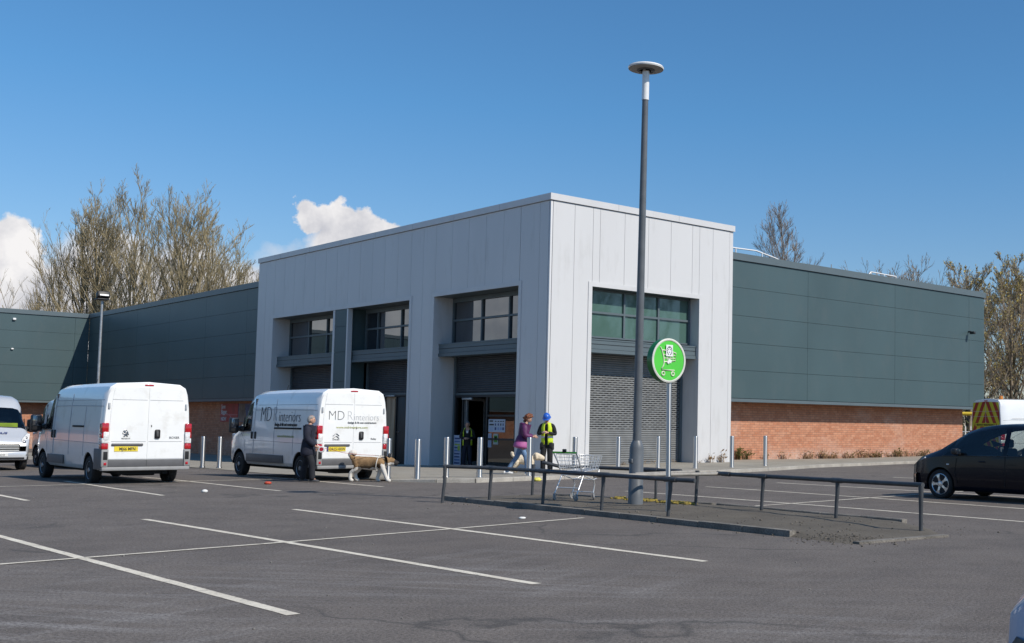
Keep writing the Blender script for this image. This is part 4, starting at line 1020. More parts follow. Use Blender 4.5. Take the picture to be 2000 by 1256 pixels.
# ---- dark people carrier and pale blue car
def make_car(name, paint, label, bumper_m, bz=0.):
    root = empty(name); tag(root, label, 'car')
    #    y    zb   belt  top  wb   wbelt wtop
    S = [(0.00,.42,.62,.80,.62,.66,.60),(.05,.30,.80,1.00,.78,.80,.66),(.18,.24,.92,1.22,.84,.85,.68),(.40,.22,.95,1.47,.88,.875,.66),(.70,.20,.95,1.575,.90,.885,.655),(1.25,.20,.95,1.625,.905,.89,.65),(1.75,.20,.95,1.635,.905,.89,.65),(1.87,.20,.95,1.635,.905,.89,.65),(2.20,.20,.945,1.625,.905,.89,.645),
         (2.55,.20,.94,1.585,.905,.89,.63),(2.90,.20,.93,1.485,.90,.885,.60),(3.18,.20,.925,1.345,.90,.88,.575),(3.40,.20,.92,1.215,.895,.875,.60),(3.60,.20,.905,1.075,.89,.865,.66),(3.85,.20,.87,.985,.88,.85,.68),(4.10,.21,.80,.91,.85,.81,.66),(4.27,.23,.71,.82,.77,.74,.58),(4.36,.28,.62,.71,.64,.62,.50),(4.385,.34,.54,.60,.54,.53,.42)]
    secs = []
    for y, zb, bl, tp, wb, wl, wt in S:
        h = tp-bl
        secs.append([(0,y,zb),(wb*.92,y,zb),(wb*.985,y,zb+.07),(wb,y,zb+(bl-zb)*.5),(wl+.004,y,bl-.10*(bl-zb)),(wl,y,bl),(wl-(wl-wt)*.42,y,bl+h*.45),(wl-(wl-wt)*.82,y,bl+h*.83),(wt*.93,y,bl+h*.955),(wt*.6,y,tp-.004),(0,y,tp+.012)])
    def cls(i, j, right):
        y = S[i][0]
        if 10 <= i <= 12 and j >= 7: return 'windscreen'
        if j in (5, 6):
            if 7 <= i <= 10: return ('front_window', right)
            if i == 11: return ('quarter_window', right)
            if 4 <= i <= 5: return ('rear_window', right)
            if i in (2, 3): return ('rear_quarter_window', right)
        if 1 <= i <= 2 and j >= 7: return 'tailgate_window'
        return 'body'
    ms_ = {'body': paint}
    for k in ('windscreen','front_window','quarter_window','rear_window','rear_quarter_window','tailgate_window'): ms_[k] = M['vglass']
    parts = loft(secs, cls, ms_, root); body = parts['body']
    WY = (.82, 3.46); r = .318
    carve(body, [(.62,1.2,WY[0],.31,.375),(-1.2,-.62,WY[0],.31,.375),(.62,1.2,WY[1],.31,.375),(-1.2,-.62,WY[1],.31,.375)]); sharp(body, 40)
    q = MB()
    for x0, x1 in ((.58,.86),(-.86,-.58)):
        for wy in WY:
            n = 16; vs = []
            for k in range(n+1):
                for x in (x0, x1): vs.append((x, wy+.372*math.cos(PI*k/n), .31+.372*math.sin(PI*k/n)))
            q.add(vs, [(2*k,2*k+1,2*k+3,2*k+2) for k in range(n)], 0, True)
            xi = x0 if x0 > 0 else x1; q.add([(xi,wy+.375*math.cos(PI*k/n),.31+.375*math.sin(PI*k/n)) for k in range(n+1)], [list(range(n+1))])
    q.box(-.6,.6,.3,4.1,.17,.21); q.box(-.8,.8,2.9,3.3,.75,.93)
    q.build('underbody', M['black'], root)
    q = MB()
    for x in (-.38,.38):
        for y in (.95, 1.95): q.bbox(x-.23,x+.23,y,y+.14,.5,1.12,.05); q.bbox(x-.12,x+.12,y+.02,y+.11,1.13,1.31,.04)
    q.tube([(.38+.17*math.cos(a),2.72,.98+.17*math.sin(a)) for a in [2*PI*k/16 for k in range(17)]], .015, 6)
    q.build('seat', M['seat'], root)
    for s in (-1, 1):
        for wy in WY: wheel('wheel', root, (s*.79, wy, r), r, .21, M['alloy'], 5, s)
        q = MB(); q.bbox(min(s*.90,s*1.07),max(s*.90,s*1.07),2.90,3.06,.965,1.10,.045,0); q.tube([(s*.86,2.96,.98),(s*.97,2.97,1.0)], .03, 8, 0)
        mo = q.build('wing_mirror', [M['trim']], root)
        q = MB(); q.bbox(min(s*.93,s*1.05),max(s*.93,s*1.05),2.892,2.902,.985,1.085,.003); q.build('mirror_glass', M['dglass'], mo)
        sx_ = s*.893
        for y0, y1 in ((2.28,2.46),(1.14,1.32)):
            q = MB(); q.bbox(sx_-.018,sx_+.022,y0,y1,.815,.845,.012); q.build('door_handle', paint, root)
        q = MB()
        def side(z): return s*(.9065-.006*max(0,(z-.6)/.3))
        for pl in ([(1.80,.32),(1.80,.94)],[(3.00,.36),(3.06,.6),(3.02,.9)],[(.98,.65),(.92,.94)]): q.tube([(side(z),y,z) for y, z in pl], .005, 4, smooth=False)
        q.build('door_seam', M['black'], root)
        q = MB(); q.bbox(s*.882-.012,s*.882+.012,3.22,3.29,.735,.765,.008); q.build('side_repeater', M['white_l'], root)
        q = MB(); q.tube([(s*.893,y,z) for y, z in ((.5,.953),(1.8,.952),(2.9,.938),(3.4,.928))], .008, 5); q.build('window_seal', M['trim'], root)
        hl = MB(); hl.prism([(s*.62,4.26,.69),(s*.76,4.06,.74),(s*.84,3.86,.86),(s*.78,3.88,.875),(s*.62,4.12,.82)], (s*.012,.05,.02)); h2 = hl.build('headlight', M['white_l'], root); clean(h2)
        tl = MB(); tl.bbox(min(s*.72,s*.85),max(s*.72,s*.85),.04,.22,.70,1.0,.03); tl.build('tail_light', M['red_l'], root)
    q = MB()
    # front bumper wraps the nose
    n = 14; vs = []
    for z, o in ((.26,.0),(.30,.035),(.50+bz,.045),(.545+bz,.02)):
        for k in range(n+1):
            a = -1+2*k/n; x = .89*a; yy = 4.40-.34*abs(a)**3.6
            vs.append((x*(1+.02*o/.045), yy+o, z))
    q.add(vs, [(r_*(n+1)+k, r_*(n+1)+k+1, (r_+1)*(n+1)+k+1, (r_+1)*(n+1)+k) for r_ in range(3) for k in range(n)], 0, True)
    q.build('front_bumper', bumper_m, root)
    q = MB(); q.bbox(-.42,.42,4.36,4.43,.57,.64,.015); q.bbox(-.45,.45,4.42,4.455,.33,.43,.015); q.build('grille', M['black'], root)
    return root
car1 = make_car('people_carrier', M['navy'], 'dark navy people carrier with alloy wheels, cut by the right edge', M['navy'])
car1.location = (-1.98,-22.12,-.006); car1.rotation_euler.z = R(-1)
car2 = make_car('pale_blue_car', M['ltblue'], 'pale blue car with black bumper peeping into the bottom right corner', M['trim'], .09)
car2.location = (-18.89,-35.36,0); car2.rotation_euler.z = R(0); car2.scale = (1.06,1.02,1.10)
# ---------------------------------------------------------------- street furniture
b0 = None
BOL = [(-8.10,9.30,'slim steel bollard on the far pavement, first from the van at the left'),(-7.82,8.50,'steel bollard on the far pavement, second from the left van'),
       (-8.19,-4.29,'steel bollard right behind the muzzle of the brown dog'),(-8.13,-5.76,'steel bollard in front of the pale pillar between the two left entrances'),
       (-7.05,-5.38,'steel bollard in line with the left post of the island guard rail'),(-6.47,-6.12,'steel bollard in front of the open entrance with the standing worker'),
       (-4.84,-6.08,'steel bollard half hiding the woman in the purple jacket'),(-2.11,-4.54,'steel bollard behind the shopping trolley, by the pale corner wall'),
       (.56,-3.34,'steel bollard in front of the shutter, left of the tall lamp post'),(2.81,-2.75,'steel bollard in front of the shutter, between lamp post and sign pole'),
       (3.15,-4.30,'steel bollard at the right jamb of the shutter opening'),(4.71,-4.48,'steel bollard where the pale wall meets the brick wall'),(6.76,-4.12,'rightmost steel bollard, standing before the orange brick wall')]
for i, (x, y, lb) in enumerate(BOL):
    if b0 is None:
        q = MB(); q.lathe([(.076,-.12),(.076,1.05),(.072,1.068),(.060,1.076),(.0,1.078)], 24); q.lathe([(.10,-.02),(.10,.012),(.078,.016)], 24)
        b0 = q.build('bollard', M['steel']); b = b0
    else: b = b0.copy(); COL.objects.link(b)
    b.location = (x, y, pz(x, y) if i not in (0,1,2,3) else T(x, y)+.05); b.scale.z = 1.0+(.02 if i > 7 else 0)
    tag(b, lb, 'bollard', 'stainless steel bollards along the pavement')

# tall lamp on the island
LX, LY = -9.89, -16.86; LZ = soil_z(LX, LY)-.02
lp = empty('street_lamp', (LX,LY,LZ)); tag(lp, 'tall grey lamp post with a flat disc head standing on the island', 'street lamp')
tx, ty = -.27, -.40                      # the post leans a little
def lean(z): return (tx*z/8.1, ty*z/8.1, z)
q = MB(); q.tube([lean(z) for z in (-.2,.33,.335,1.06,1.13,1.20)], [.140,.138,.134,.132,.112,.079], 28); q.build('base_section', M['pole'], lp)
q = MB(); q.tube([lean(z) for z in (1.19,2.5,5,7.52)], [.080,.077,.066,.057], 24); q.build('pole', M['pole'], lp)
q = MB(); c_ = lean(.9); q.bbox(c_[0]-.155,c_[0]-.12,c_[1]-.05,c_[1]+.05,.78,.86,.01); q.build('hatch', M['pole'], lp)
q = MB(); q.tube([lean(z) for z in (7.51,8.05)], [.068,.066], 24); q.build('spigot', M['white_p'], lp)
hx, hy, hz = lean(8.03)
q = MB(); q.lathe([(.0,.02),(.12,.02),(.13,.035),(.30,.042),(.325,.05),(.335,.075),(.32,.10),(.20,.125),(.06,.14),(.0,.141)], 40, M=Matrix.Translation((hx,hy,hz)), mis=[0,0,0,0,1,1,1,1,1])
for k in range(4): q.ball((hx+.11*math.cos(k*PI/2+.6), hy+.11*math.sin(k*PI/2+.6), hz+.02), (.022,.022,.02), 8, 4, 0)
q.lathe([(.135,.02),(.15,.012),(.165,.03)], 32, 2, M=Matrix.Translation((hx,hy,hz)))
q.build('lamp_head', [M['lampgrey'], M['white_p'], M['bumper']], lp)
# trolley-park sign
SX, SY = -10.63, -18.62; SZ = soil_z(SX, SY)
sg = empty('trolley_park_sign', (SX,SY,SZ)); tag(sg, 'round green sign with a white shopping trolley on a steel pole', 'sign')
q = MB(); q.tube([(0,0,-.05),(-.06,-.04,2.3)], .042, 16); q.build('pole', M['steel'], sg)
DX, DY, DZ, DR = -.12, -.09, 2.56, .375
A = Matrix.Translation((DX,DY,DZ)) @ Matrix.Rotation(PI/2, 4, 'X')        # lathe axis -> -y
q = MB(); q.lathe([(.0,-.15),(DR-.02,-.15),(DR,-.13),(DR,-.002)], 56, M=A); q.build('drum', mat('deep_green_plastic', (.012,.17,.03), .35, var=.05, coat=.3), sg)
q = MB(); q.lathe([(DR,-.0015),(DR+.002,.012),(DR-.02,.018),(DR-.036,.014),(DR-.036,.0)], 56, M=A); q.build('rim', mat('off_white_rim', (.62,.62,.56), .5, var=.12, vs=6), sg)
q = MB(); q.lathe([(DR-.034,.002),(DR-.045,.007),(.0,.007)], 56, M=A); q.build('sign_face', mat('bright_green_panel', (.085,.56,.055), .4, var=.04, vs=3), sg)
q = MB()
def pl(pts, r=.011): q.tube([(DX+x, DY-.012, DZ+z) for x, z in pts], r, 6)
pl([(-.205,.225),(-.165,.17),(-.125,.05),(-.115,-.04),(-.125,-.09),(-.165,-.14),(-.16,-.165),(.12,-.165)]); pl([(-.165,.17),(.02,.165),(.15,.13),(.135,.0),(-.115,-.03)]); pl([(-.15,.10),(.14,.085)],.007); pl([(-.13,.035),(.137,.04)],.007)
for x in (-.05,.03,.09): pl([(x,.16-.02*(x>0)),(x*.9,-.02)],.006)
for x in (-.13,.085):
    q.tube([(DX+x+.032*math.cos(a), DY-.012, DZ-.225+.032*math.sin(a)) for a in [2*PI*k/16 for k in range(17)]], .012, 6, caps=False)
q.build('trolley_symbol', mat('cream_vinyl', (.70,.72,.55), .5), sg)
q = MB(); q.box(DX-.085,DX+.065,DY-.030,DY-.026,DZ+.07,DZ+.265)
q.prism([(DX-.055,DY-.026,DZ-.045),(DX-.02,DY-.026,DZ+.035),(DX+.0,DY-.026,DZ+.02),(DX+.05,DY-.026,DZ+.005),(DX+.03,DY-.026,DZ-.05),(DX+.0,DY-.026,DZ-.03),(DX-.01,DY-.026,DZ-.06)][::-1], (0,-.002,0))
for k in range(12):
    a = 2*PI*k/12
    if k in (9,): continue
    A2 = Matrix.Translation((DX-.01+.052*math.cos(a), DY-.031, DZ+.165+.068*math.sin(a))) @ Matrix.Rotation(-a, 4, 'Y')
    q.box(-.008,.008,-.001,.001,-.013,.013,1,A2)
for x, z, m_ in ((-.03,.185,1),(.012,.185,1),(-.01,.14,2),(-.012,.215,1)): q.box(DX+x-.009,DX+x+.009,DY-.0315,DY-.030,DZ+z-.008,DZ+z+.008,m_)
q.build('sticker', [mat('white_sticker', (.78,.78,.78), .5, var=.03), M['ink_g'], M['ink_b']], sg)

# guard rails of the trolley park
def zsoil(x, y): return soil_z(x, y)-.03
def guard(name, label, feet, ends, tops=.62):
    g_ = empty(name, (feet[0][0], feet[0][1], 0)); tag(g_, label, 'guard rail'); o_ = Vector((feet[0][0], feet[0][1], 0))
    for x, y, lx, ly in feet:
        z = zsoil(x, y); q = MB(); w = .030
        p0 = Vector((x,y,z-.1))-o_; p1 = Vector((x+lx*.55,y+ly*.55,z+.30))-o_; p2 = Vector((x+lx,y+ly,z+.46))-o_; p3 = Vector((x+lx,y+ly,tops+.06))-o_
        q.tube([p0,p1,p2,p3], [w,w,w*1.12,w*1.3], 10); q.build('post', M['rail'], g_)
    q = MB(); pts = [Vector(e)-o_ for e in ends]
    q.tube(pts, .036, 12)
    for e in pts[1:-1]: q.tube([e+(pts[-1]-pts[0]).normalized()*-.13, e+(pts[-1]-pts[0]).normalized()*.13], .043, 12)
    q.build('rail', M['rail'], g_)
    return g_, o_
F1 = [(-12.058,-13.704,.05,.0),(-11.427,-14.349,.02,-.02),(-11.394,-16.046,.02,-.02),(-11.366,-17.729,.02,-.02),(-11.358,-19.443,.03,-.02)]
guard('guard_rail', 'grey tubular guard rail along the front kerb of the island, with five posts', F1, [(-12.02,-13.68,.675),(-11.44,-14.4,.66),(-11.38,-16.07,.655),(-11.35,-17.75,.655),(-11.33,-19.46,.645),(-11.24,-19.95,.64)])
F2 = [(-9.913,-13.579,.02,.0),(-9.079,-17.618,.02,-.02),(-9.195,-19.434,.02,-.02),(-9.421,-21.324,.02,-.02),(-9.96,-23.408,.0,-.0)]
g2, o2 = guard('guard_rail', 'grey tubular guard rail along the back of the island, ending in a bent corner post', F2, [(-8.83,-17.95,.64),(-9.05,-18.4,.645),(-9.18,-19.45,.65),(-9.41,-21.34,.66),(-9.93,-23.42,.69)])
q = MB(); q.tube([Vector(p)-o2 for p in ((-9.62,-13.52,.71),(-9.60,-13.62,.70),(-9.30,-13.72,.62),(-9.02,-14.13,.63),(-8.83,-16.3,.635),(-8.80,-16.9,.64))], .036, 12); q.tube([Vector(p)-o2 for p in ((-8.88,-15.9,.635),(-8.84,-16.25,.635))], .048, 12); q.build('bent_rail', M['rail'], g2)
q = MB(); q.tube([Vector(p)-o2 for p in ((-11.30,-17.42,.62),(-8.81,-18.05,.63))], .034, 12); q.tube([Vector(p)-o2 for p in ((-10.33,-17.36,.63),(-8.60,-17.12,.635))], .028, 12); q.build('cross_rail', M['rail_pale'], g2)
q = MB(); q.tube([Vector(p)-o2 for p in ((-8.83,-16.2,.0),(-8.83,-16.2,.63))], .028, 10); q.build('post', M['rail'], g2)

# left floodlight column in front of the far wall
FX, FY = -4.51, 34.24
fl = empty('floodlight_column', (FX,FY,T(FX,FY))); tag(fl, 'slim pale column with a black floodlight on top, in front of the dark wing', 'street lamp')
q = MB(); q.tube([(0,0,-.1),(.0,0,8.45)], [.085,.06], 12); q.build('pole', M['galv'], fl)
q = MB(); q.bbox(-.32,.26,-.30,.26,8.42,8.50,.02); q.bbox(-.30,.30,-.30,.10,8.5,8.82,.04,0,Matrix.Translation((0,0,8.6)) @ Matrix.Rotation(R(-18),4,'X') @ Matrix.Translation((0,0,-8.6))); q.build('floodlight', M['trim'], fl)
q = MB(); q.box(-.2,.22,-.315,-.30,8.54,8.62,0,Matrix.Translation((0,0,8.6)) @ Matrix.Rotation(R(-18),4,'X') @ Matrix.Translation((0,0,-8.6))); q.build('lamp_glass', M['white_l'], fl)

# height bar and palisade fence past the brick wall
hb = empty('height_barrier', (31.6,4.1,0)); tag(hb, 'yellow height barrier bar beyond the end of the brick wall', 'barrier')
dv = Vector((.58,-.81,0))
q = MB(); q.tube([(-1.2,.9,2.36),(2.4,-2.6,2.40)], .10, 8); q.build('bar', mat('yellow_barrier_paint', (.62,.46,.03), .5, var=.1), hb)
for a_, b_ in ((2.5,-2.7),(-1.3,1.0)):
    q = MB(); q.tube([(a_,b_,-.1),(a_,b_,2.55)], .09, 8); q.build('post', M['pole'], hb)
pf = empty('palisade_fence', (33.5,5.5,0)); tag(pf, 'pale palisade fence seen in the gap past the brick wall', 'fence')
q = MB()
for k in range(26):
    x = -2.6+k*.26; y = 1.9-k*.20; q.prism([(x-.035,y+.02,.05),(x+.035,y-.02,.05),(x+.035,y-.02,1.62),(x,y,1.74),(x-.035,y+.02,1.62)], (.01,.012,0))
q.build('pales', mat('pale_fence_paint', (.60,.60,.58), .6), pf)
q = MB()
for z in (.35,1.35): q.tube([(-2.7,2.0,z),(4.2,-3.3,z)], .03, 4)
q.build('fence_rail', M['galv'], pf)

# litter on the asphalt
def scrap(name, x, y, r_, m_, label, pave=False, flat=.6):
    q = MB(); q.ball((0,0,r_*flat*.7), (r_,r_*.85,r_*flat), 9, 6, 0, fn=lambda p: p*(1+.28*noise.noise(p*2.1+Vector((x,y,0)))))
    o = q.build(name, m_, None, (x, y, (pz(x,y) if pave else gz(x,y)))); tag(o, label, 'litter'); return o
pw = mat('crumpled_paper', (.72,.72,.70), .8, var=.1, vs=20)
scrap('paper_scrap', -14.34, -7.98, .065, pw, 'white crumpled paper lying between the left bay lines')
scrap('red_scrap', -11.75, -5.0, .09, mat('red_litter', (.45,.06,.03), .6, var=.3, vs=20), 'red scrap of litter on the asphalt in front of the lettered van', flat=.5)
scrap('paper_scrap', -13.08, -17.9, .06, pw, 'pale scrap of paper beside the bay cross line near the island kerb', flat=.35)
scrap('paper_cup', -5.35, -7.2, .13, mat('yellow_white_carton', (.68,.62,.12), .6, var=.4, vs=9), 'yellow and white carton at the foot of the kerb below the worker', flat=.5)
scrap('dark_stone', -19.62, -28.5, .03, M['bumper'], 'small dark stone on the asphalt near the pale blue car')
gt_ = MB()
for k in range(700):
    x = rnd.uniform(-24,2); y = rnd.uniform(-28,-4); r_ = abs(rnd.gauss(0,.004))+.003; gt_.ball((x,y,gz(x,y)+r_*.4), (r_*1.4,r_,r_*.8), 4, 3)
tag(gt_.build('grit', mat('pale_grit', (.20,.19,.175), .9, var=.5, vs=30)), 'loose grit and chips scattered over the car park', 'grit', kind='stuff')

# weeds at the foot of the walls
wd = MB()
def tuft(x, y, z, h, n, mi, sp_=.25):
    for k in range(n):
        a = rnd.uniform(0, 2*PI); l = h*rnd.uniform(.5,1.15); s = rnd.uniform(.05,sp_); bx, by = x+rnd.gauss(0,sp_*.4), y+rnd.gauss(0,.05)
        p = [Vector((bx,by,z)), Vector((bx+s*.35*math.cos(a),by+s*.35*math.sin(a)*.4,z+l*.6)), Vector((bx+s*math.cos(a),by+s*math.sin(a)*.4,z+l))]
        w = Vector((math.sin(a+1),math.cos(a),0))*.016
        wd.add([p[0]-w,p[0]+w,p[1]+w*.9,p[1]-w*.9,p[2]], [(0,1,2,3),(3,2,4)], mi)
        for _ in range(2):
            t = rnd.uniform(.35,.95); c = p[0].lerp(p[2], t); d = Vector((rnd.uniform(-1,1),rnd.uniform(-1,.2),rnd.uniform(.1,.9)))*l*.3; w2 = Vector((-d.z,0,d.x))*.22
            wd.add([c,c+d*.5+w2,c+d,c+d*.5-w2], [(0,1,2,3)], mi)
for x, h, n, mi in ((10.9,.30,18,0),(11.7,.28,14,1),(12.4,.50,40,0),(12.9,.42,26,0),(14.1,.32,16,1),(15.3,.34,18,1),(8.4,.42,20,1),(7.8,.36,14,1),(7.2,.2,10,1),(9.25,.35,8,1)):
    tuft(x, 2.92 if x > 9.02 else -.12, T(x, 2.4 if x > 9 else -.2)+.08, h, n, mi)
for k in range(70):
    x = rnd.uniform(16.5,29); tuft(x, 2.92, T(x,2.4)+.08, rnd.uniform(.15,.48), rnd.randint(6,13), 1 if rnd.random() < .8 else 0, .35)
for x in (4.2,5.1,5.6,6.5): tuft(x, .78, T(x,.4)+.06, rnd.uniform(.12,.25), 8, 1)
tag(wd.build('weeds', [mat('weed_green', (.11,.10,.02), .8, var=.4, vs=8), mat('dry_weed', (.26,.16,.07), .85, var=.4, vs=8)]), 'dry brown and green weeds along the foot of the brick and pale walls', 'weeds', kind='stuff')

# ---------------------------------------------------------------- shopping trolley
tr = empty('shopping_trolley', (-10.0,-15.22,.045)); tag(tr, 'empty wire shopping trolley with a green handle inside the guard rails', 'shopping trolley')
# local frame: +y forward (towards the basket nose); the trolley is turned so the nose points to the right of the photograph
tr.rotation_euler.z = R(-72)
tr.scale = (1,1,.97)
def bask(u, v, w):      # u -1..1 across, v 0 (rear) .. 1 (nose), w 0 bottom .. 1 top
    hw = (.27-.055*v)*(1-.10*(1-w)); y0 = -.34+.10*(1-w); y1 = .52-.10*(1-w)
    return Vector((u*hw, y0+(y1-y0)*v, .56+.05*v-.0*w+w*(.36-.10*v)))
q = MB(); r_ = .0045
for w in (0,.22,.42,.62,.82,1.):
    rr_ = .0075 if w in (0,1.) else r_
    q.tube([bask(-1,0,w),bask(-1,1,w),bask(1,1,w),bask(1,0,w),bask(-1,0,w)], rr_, 5)
for k in range(12):
    v = k/11
    for u in (-1,1): q.tube([bask(u,v,0),bask(u,v,1)], r_, 4)
    q.tube([bask(-1,v,0),bask(1,v,0)], r_, 4)
for k in range(1,6):
    u = -1+2*k/6
    for v in (0,1): q.tube([bask(u,v,0),bask(u,v,1)], r_, 4)
    q.tube([bask(u,0,0),bask(u,1,0)], r_, 4)
q.build('basket', M['wire'], tr)
q = MB()
for s in (-1,1):
    q.tube([bask(s*.98,0,1)+Vector((0,-.10,.03)), bask(s*.98,0,.6)+Vector((0,-.02,0)), (s*.25,-.16,.50),(s*.24,.20,.40),(s*.235,.25,.30),(s*.24,.20,.14)], .013, 8)
    q.tube([(s*.24,.16,.45),(s*.20,.42,.48),(s*.19,.50,.22),(s*.19,.50,.14)], .013, 8) if False else None
    q.tube([(s*.25,-.16,.50),(s*.26,-.36,.16),(s*.265,-.38,.13)], .013, 8)
    q.tube([(s*.24,.20,.40),(s*.21,.40,.44),(s*.19,.46,.60)], .011, 8)
q.tube([(-.255,-.30,.25),(.255,-.30,.25)], .011, 8); q.tube([(-.24,.20,.15),(.24,.20,.15)], .011, 8); q.tube([(-.25,-.16,.50),(.25,-.16,.50)], .011, 8); q.tube([(-.24,.20,.40),(.24,.20,.40)], .011, 8)
q.build('frame', M['wire'], tr)
q = MB(); q.tube([bask(-1,0,1)+Vector((0,-.10,.03)), bask(1,0,1)+Vector((0,-.10,.03))], .019, 10); q.build('handle', mat('green_handle', (.17,.66,.05), .4), tr)
q = MB(); q.bbox(-.035,.035,-.475,-.42,.95,1.02,.01); q.build('coin_lock', M['trim'], tr)
for s, y, t in ((-1,-.39,.3),(1,-.39,1.2),(-1,.20,-.4),(1,.20,.7)):
    ob = empty('castor', (s*.25,y,0)); ob.parent = tr; ob.rotation_euler.z = t
    q = MB(); q.tube([(0,0,.145),(0,.0,.11)], .016, 8); q.prism([(-.022,-.03,.125),(-.022,.03,.125),(-.022,.012,.05),(-.022,-.012,.05)], (.005,0,0)); q.prism([(.017,-.03,.125),(.017,.03,.125),(.017,.012,.05),(.017,-.012,.05)], (.005,0,0)); q.build('fork', M['galv'], ob)
    q = MB(); q.lathe([(.03,-.014),(.058,-.014),(.062,-.008),(.062,.008),(.058,.014),(.03,.014)], 20, 0, M=Matrix.Translation((0,0,.062)) @ Matrix.Rotation(PI/2,4,'Y')); q.lathe([(.034,-.012),(.034,.012),(.0,.013)], 14, 1, M=Matrix.Translation((0,0,.062)) @ Matrix.Rotation(PI/2,4,'Y')); q.build('wheel', [M['bumper_l'], M['galv']], ob)
# ---------------------------------------------------------------- trees
def grow(seed, H, trunk_r, nlimb, spread, up, limb_l, twig_r=.02, buds=0., bud_s=.1, mono=True, trunk_top=.9, low=.16, dens=1.):
    """bare or budding tree: returns (trunk MB, crown MB, bud MB)"""
    rn = random.Random(seed); tk = MB(); cr = MB(); bd = MB()
    def path(p, d, l, n, wob, upb):
        pts = [p.copy()]; d = d.normalized(); s = l/n
        for _ in range(n):
            d = (d+Vector((rn.gauss(0,wob),rn.gauss(0,wob),rn.gauss(0,wob*.6)+upb))).normalized(); pts.append(pts[-1]+d*s)
        return pts
    tp = path(Vector((0,0,-.3)), Vector((0,0,1)), H*trunk_top, 12, .03, .05)
    def at(pts, t):
        k = min(len(pts)-2, int(t*(len(pts)-1))); f = t*(len(pts)-1)-k; return pts[k].lerp(pts[k+1], f), (pts[k+1]-pts[k]).normalized()
    tk.tube(tp, [trunk_r*(1-.88*i/12) for i in range(13)], 8)
    def twigs(pts, r, lv, l):
        if lv == 0:
            return
        n = {3: 8, 2: 6, 1: 5}[lv]; n = max(2, int(n*dens*rn.uniform(.8,1.25)))
        for k in range(n):
            t = rn.uniform(.18,1.) if lv > 1 else rn.uniform(.1,1.)
            p, d = at(pts, min(t,.999)); a = rn.uniform(0,2*PI); e = d.cross(Vector((math.cos(a),math.sin(a),.2))).normalized()
            dd = (d+e*rn.uniform(.35,.75)+Vector((0,0,up))).normalized(); ll = l*rn.uniform(.35,.62)*(1.15-.5*t)
            pp = path(p, dd, ll, 3 if lv > 1 else 2, .10, up*.25)
            rr = max(twig_r*(.55+.25*lv), r*.42*(1.1-.6*t))
            cr.tube(pp, [rr]*(len(pp)-1)+[twig_r*.35], 4 if lv > 1 else 3, caps=False, smooth=False)
            if buds and lv <= 2:
                for _ in range(rn.choice((1,2,2,3)) if rn.random() < buds else 0):
                    q, _d = at(pp, rn.uniform(.3,.99)); s = bud_s*rn.uniform(.5,1.2)
                    v = [Vector((rn.uniform(-s,s),rn.uniform(-s,s),rn.uniform(-s,s))) for _ in range(3)]; bd.add([q+x for x in v], [(0,1,2)])
            twigs(pp, rr, lv-1, ll)
    for k in range(nlimb):
        t = low+(1-low)*(k+rn.uniform(0,1))/nlimb; p, d = at(tp, min(t,.995)); a = k*2.4+rn.uniform(-.5,.5)
        sp_ = spread*(1-.55*t); dd = Vector((math.cos(a)*sp_, math.sin(a)*sp_, 1.))
        l = limb_l*(1.12-.72*t)*rn.uniform(.75,1.2); pp = path(p, dd, l, 6, .07, up*.4); r = trunk_r*.42*(1.15-.8*t)
        cr.tube(pp, [r*(1-.75*i/6)+twig_r*.4 for i in range(7)], 5, caps=False)
        twigs(pp, r*.7, 3, l)
    return tk, cr, bd
barkO = mat('olive_bark', (.30,.245,.145), .9, var=.35, vs=.8); barkG = mat('grey_bark', (.27,.24,.215), .9, var=.35, vs=.8); barkB = mat('brown_bark', (.27,.215,.155), .9, var=.35, vs=1.)
budO = mat('olive_buds', (.29,.23,.08), .85, var=.4, vs=2.); budY = mat('yellow_buds', (.46,.36,.10), .85, var=.4, vs=2.)
def tree(name, label, cat, meshes, loc, s, rz, grp, sz=None):
    t = empty(name, loc, rz); tag(t, label, cat, grp); t.scale = (s,s,sz or s)
    for n, me in meshes:
        o = bpy.data.objects.new(n, me); COL.objects.link(o); o.parent = t
    return t
def proto(seed, bark, bud, **kw):
    tk, cr, bd = grow(seed, **kw); r_ = [('trunk', tk.mesh('trunk', bark)), ('branches', cr.mesh('branches', bark))]
    if bd.f: r_.append(('buds', bd.mesh('buds', bud)))
    return r_
pop = [proto(s, barkO, budO, H=24, trunk_r=.34, nlimb=23, spread=.85, up=.32, limb_l=12.5, twig_r=.014, buds=.5, bud_s=.06, low=.10, dens=.84) for s in (3,8,15)]
LT = [(125,7.7,92.4,.80,'leftmost and lowest bare poplar of the row, spreading over the white cloud',1,3.6,.85),(158,8.95,90.4,.92,'second bare poplar from the left of the row behind the dark wing',0,.2,1.1),(203,10.2,89.5,.98,'third bare poplar from the left behind the dark wing, a narrow one',2,1.4,.9),(245,11.7,87.9,1.0,'fourth bare poplar from the left, among the tallest of the row',1,2.2,.95),
      (292,13.0,83.7,1.01,'fifth bare poplar of the row, crown merging with its taller neighbour',0,3.1,.95),(338,13.9,79.8,1.0,'sixth bare poplar of the row, dense and upright',1,4.3,.95),(385,14.8,76.1,.95,'seventh bare poplar of the row, leaning its branches to the right',2,5.2,1.05),(428,15.6,72.9,.86,'eighth bare poplar of the row, near the entrance block',0,1.9,1.15),(462,16.6,70.6,.72,'last and lowest bare poplar at the right end of the row',2,.9,1.3)]
for u, x, y, s, lb, k, rz, w in LT: tree('bare_poplar', lb, 'tree', pop[k], (x,y,-.7), s*w*.95, rz, 'bare poplars behind the left wing', s*.90)
ash = [proto(s, barkG, None, H=21, trunk_r=.24, nlimb=30, spread=.66, up=.26, limb_l=8.5, twig_r=.012, low=.10, dens=1.) for s in (21,)]
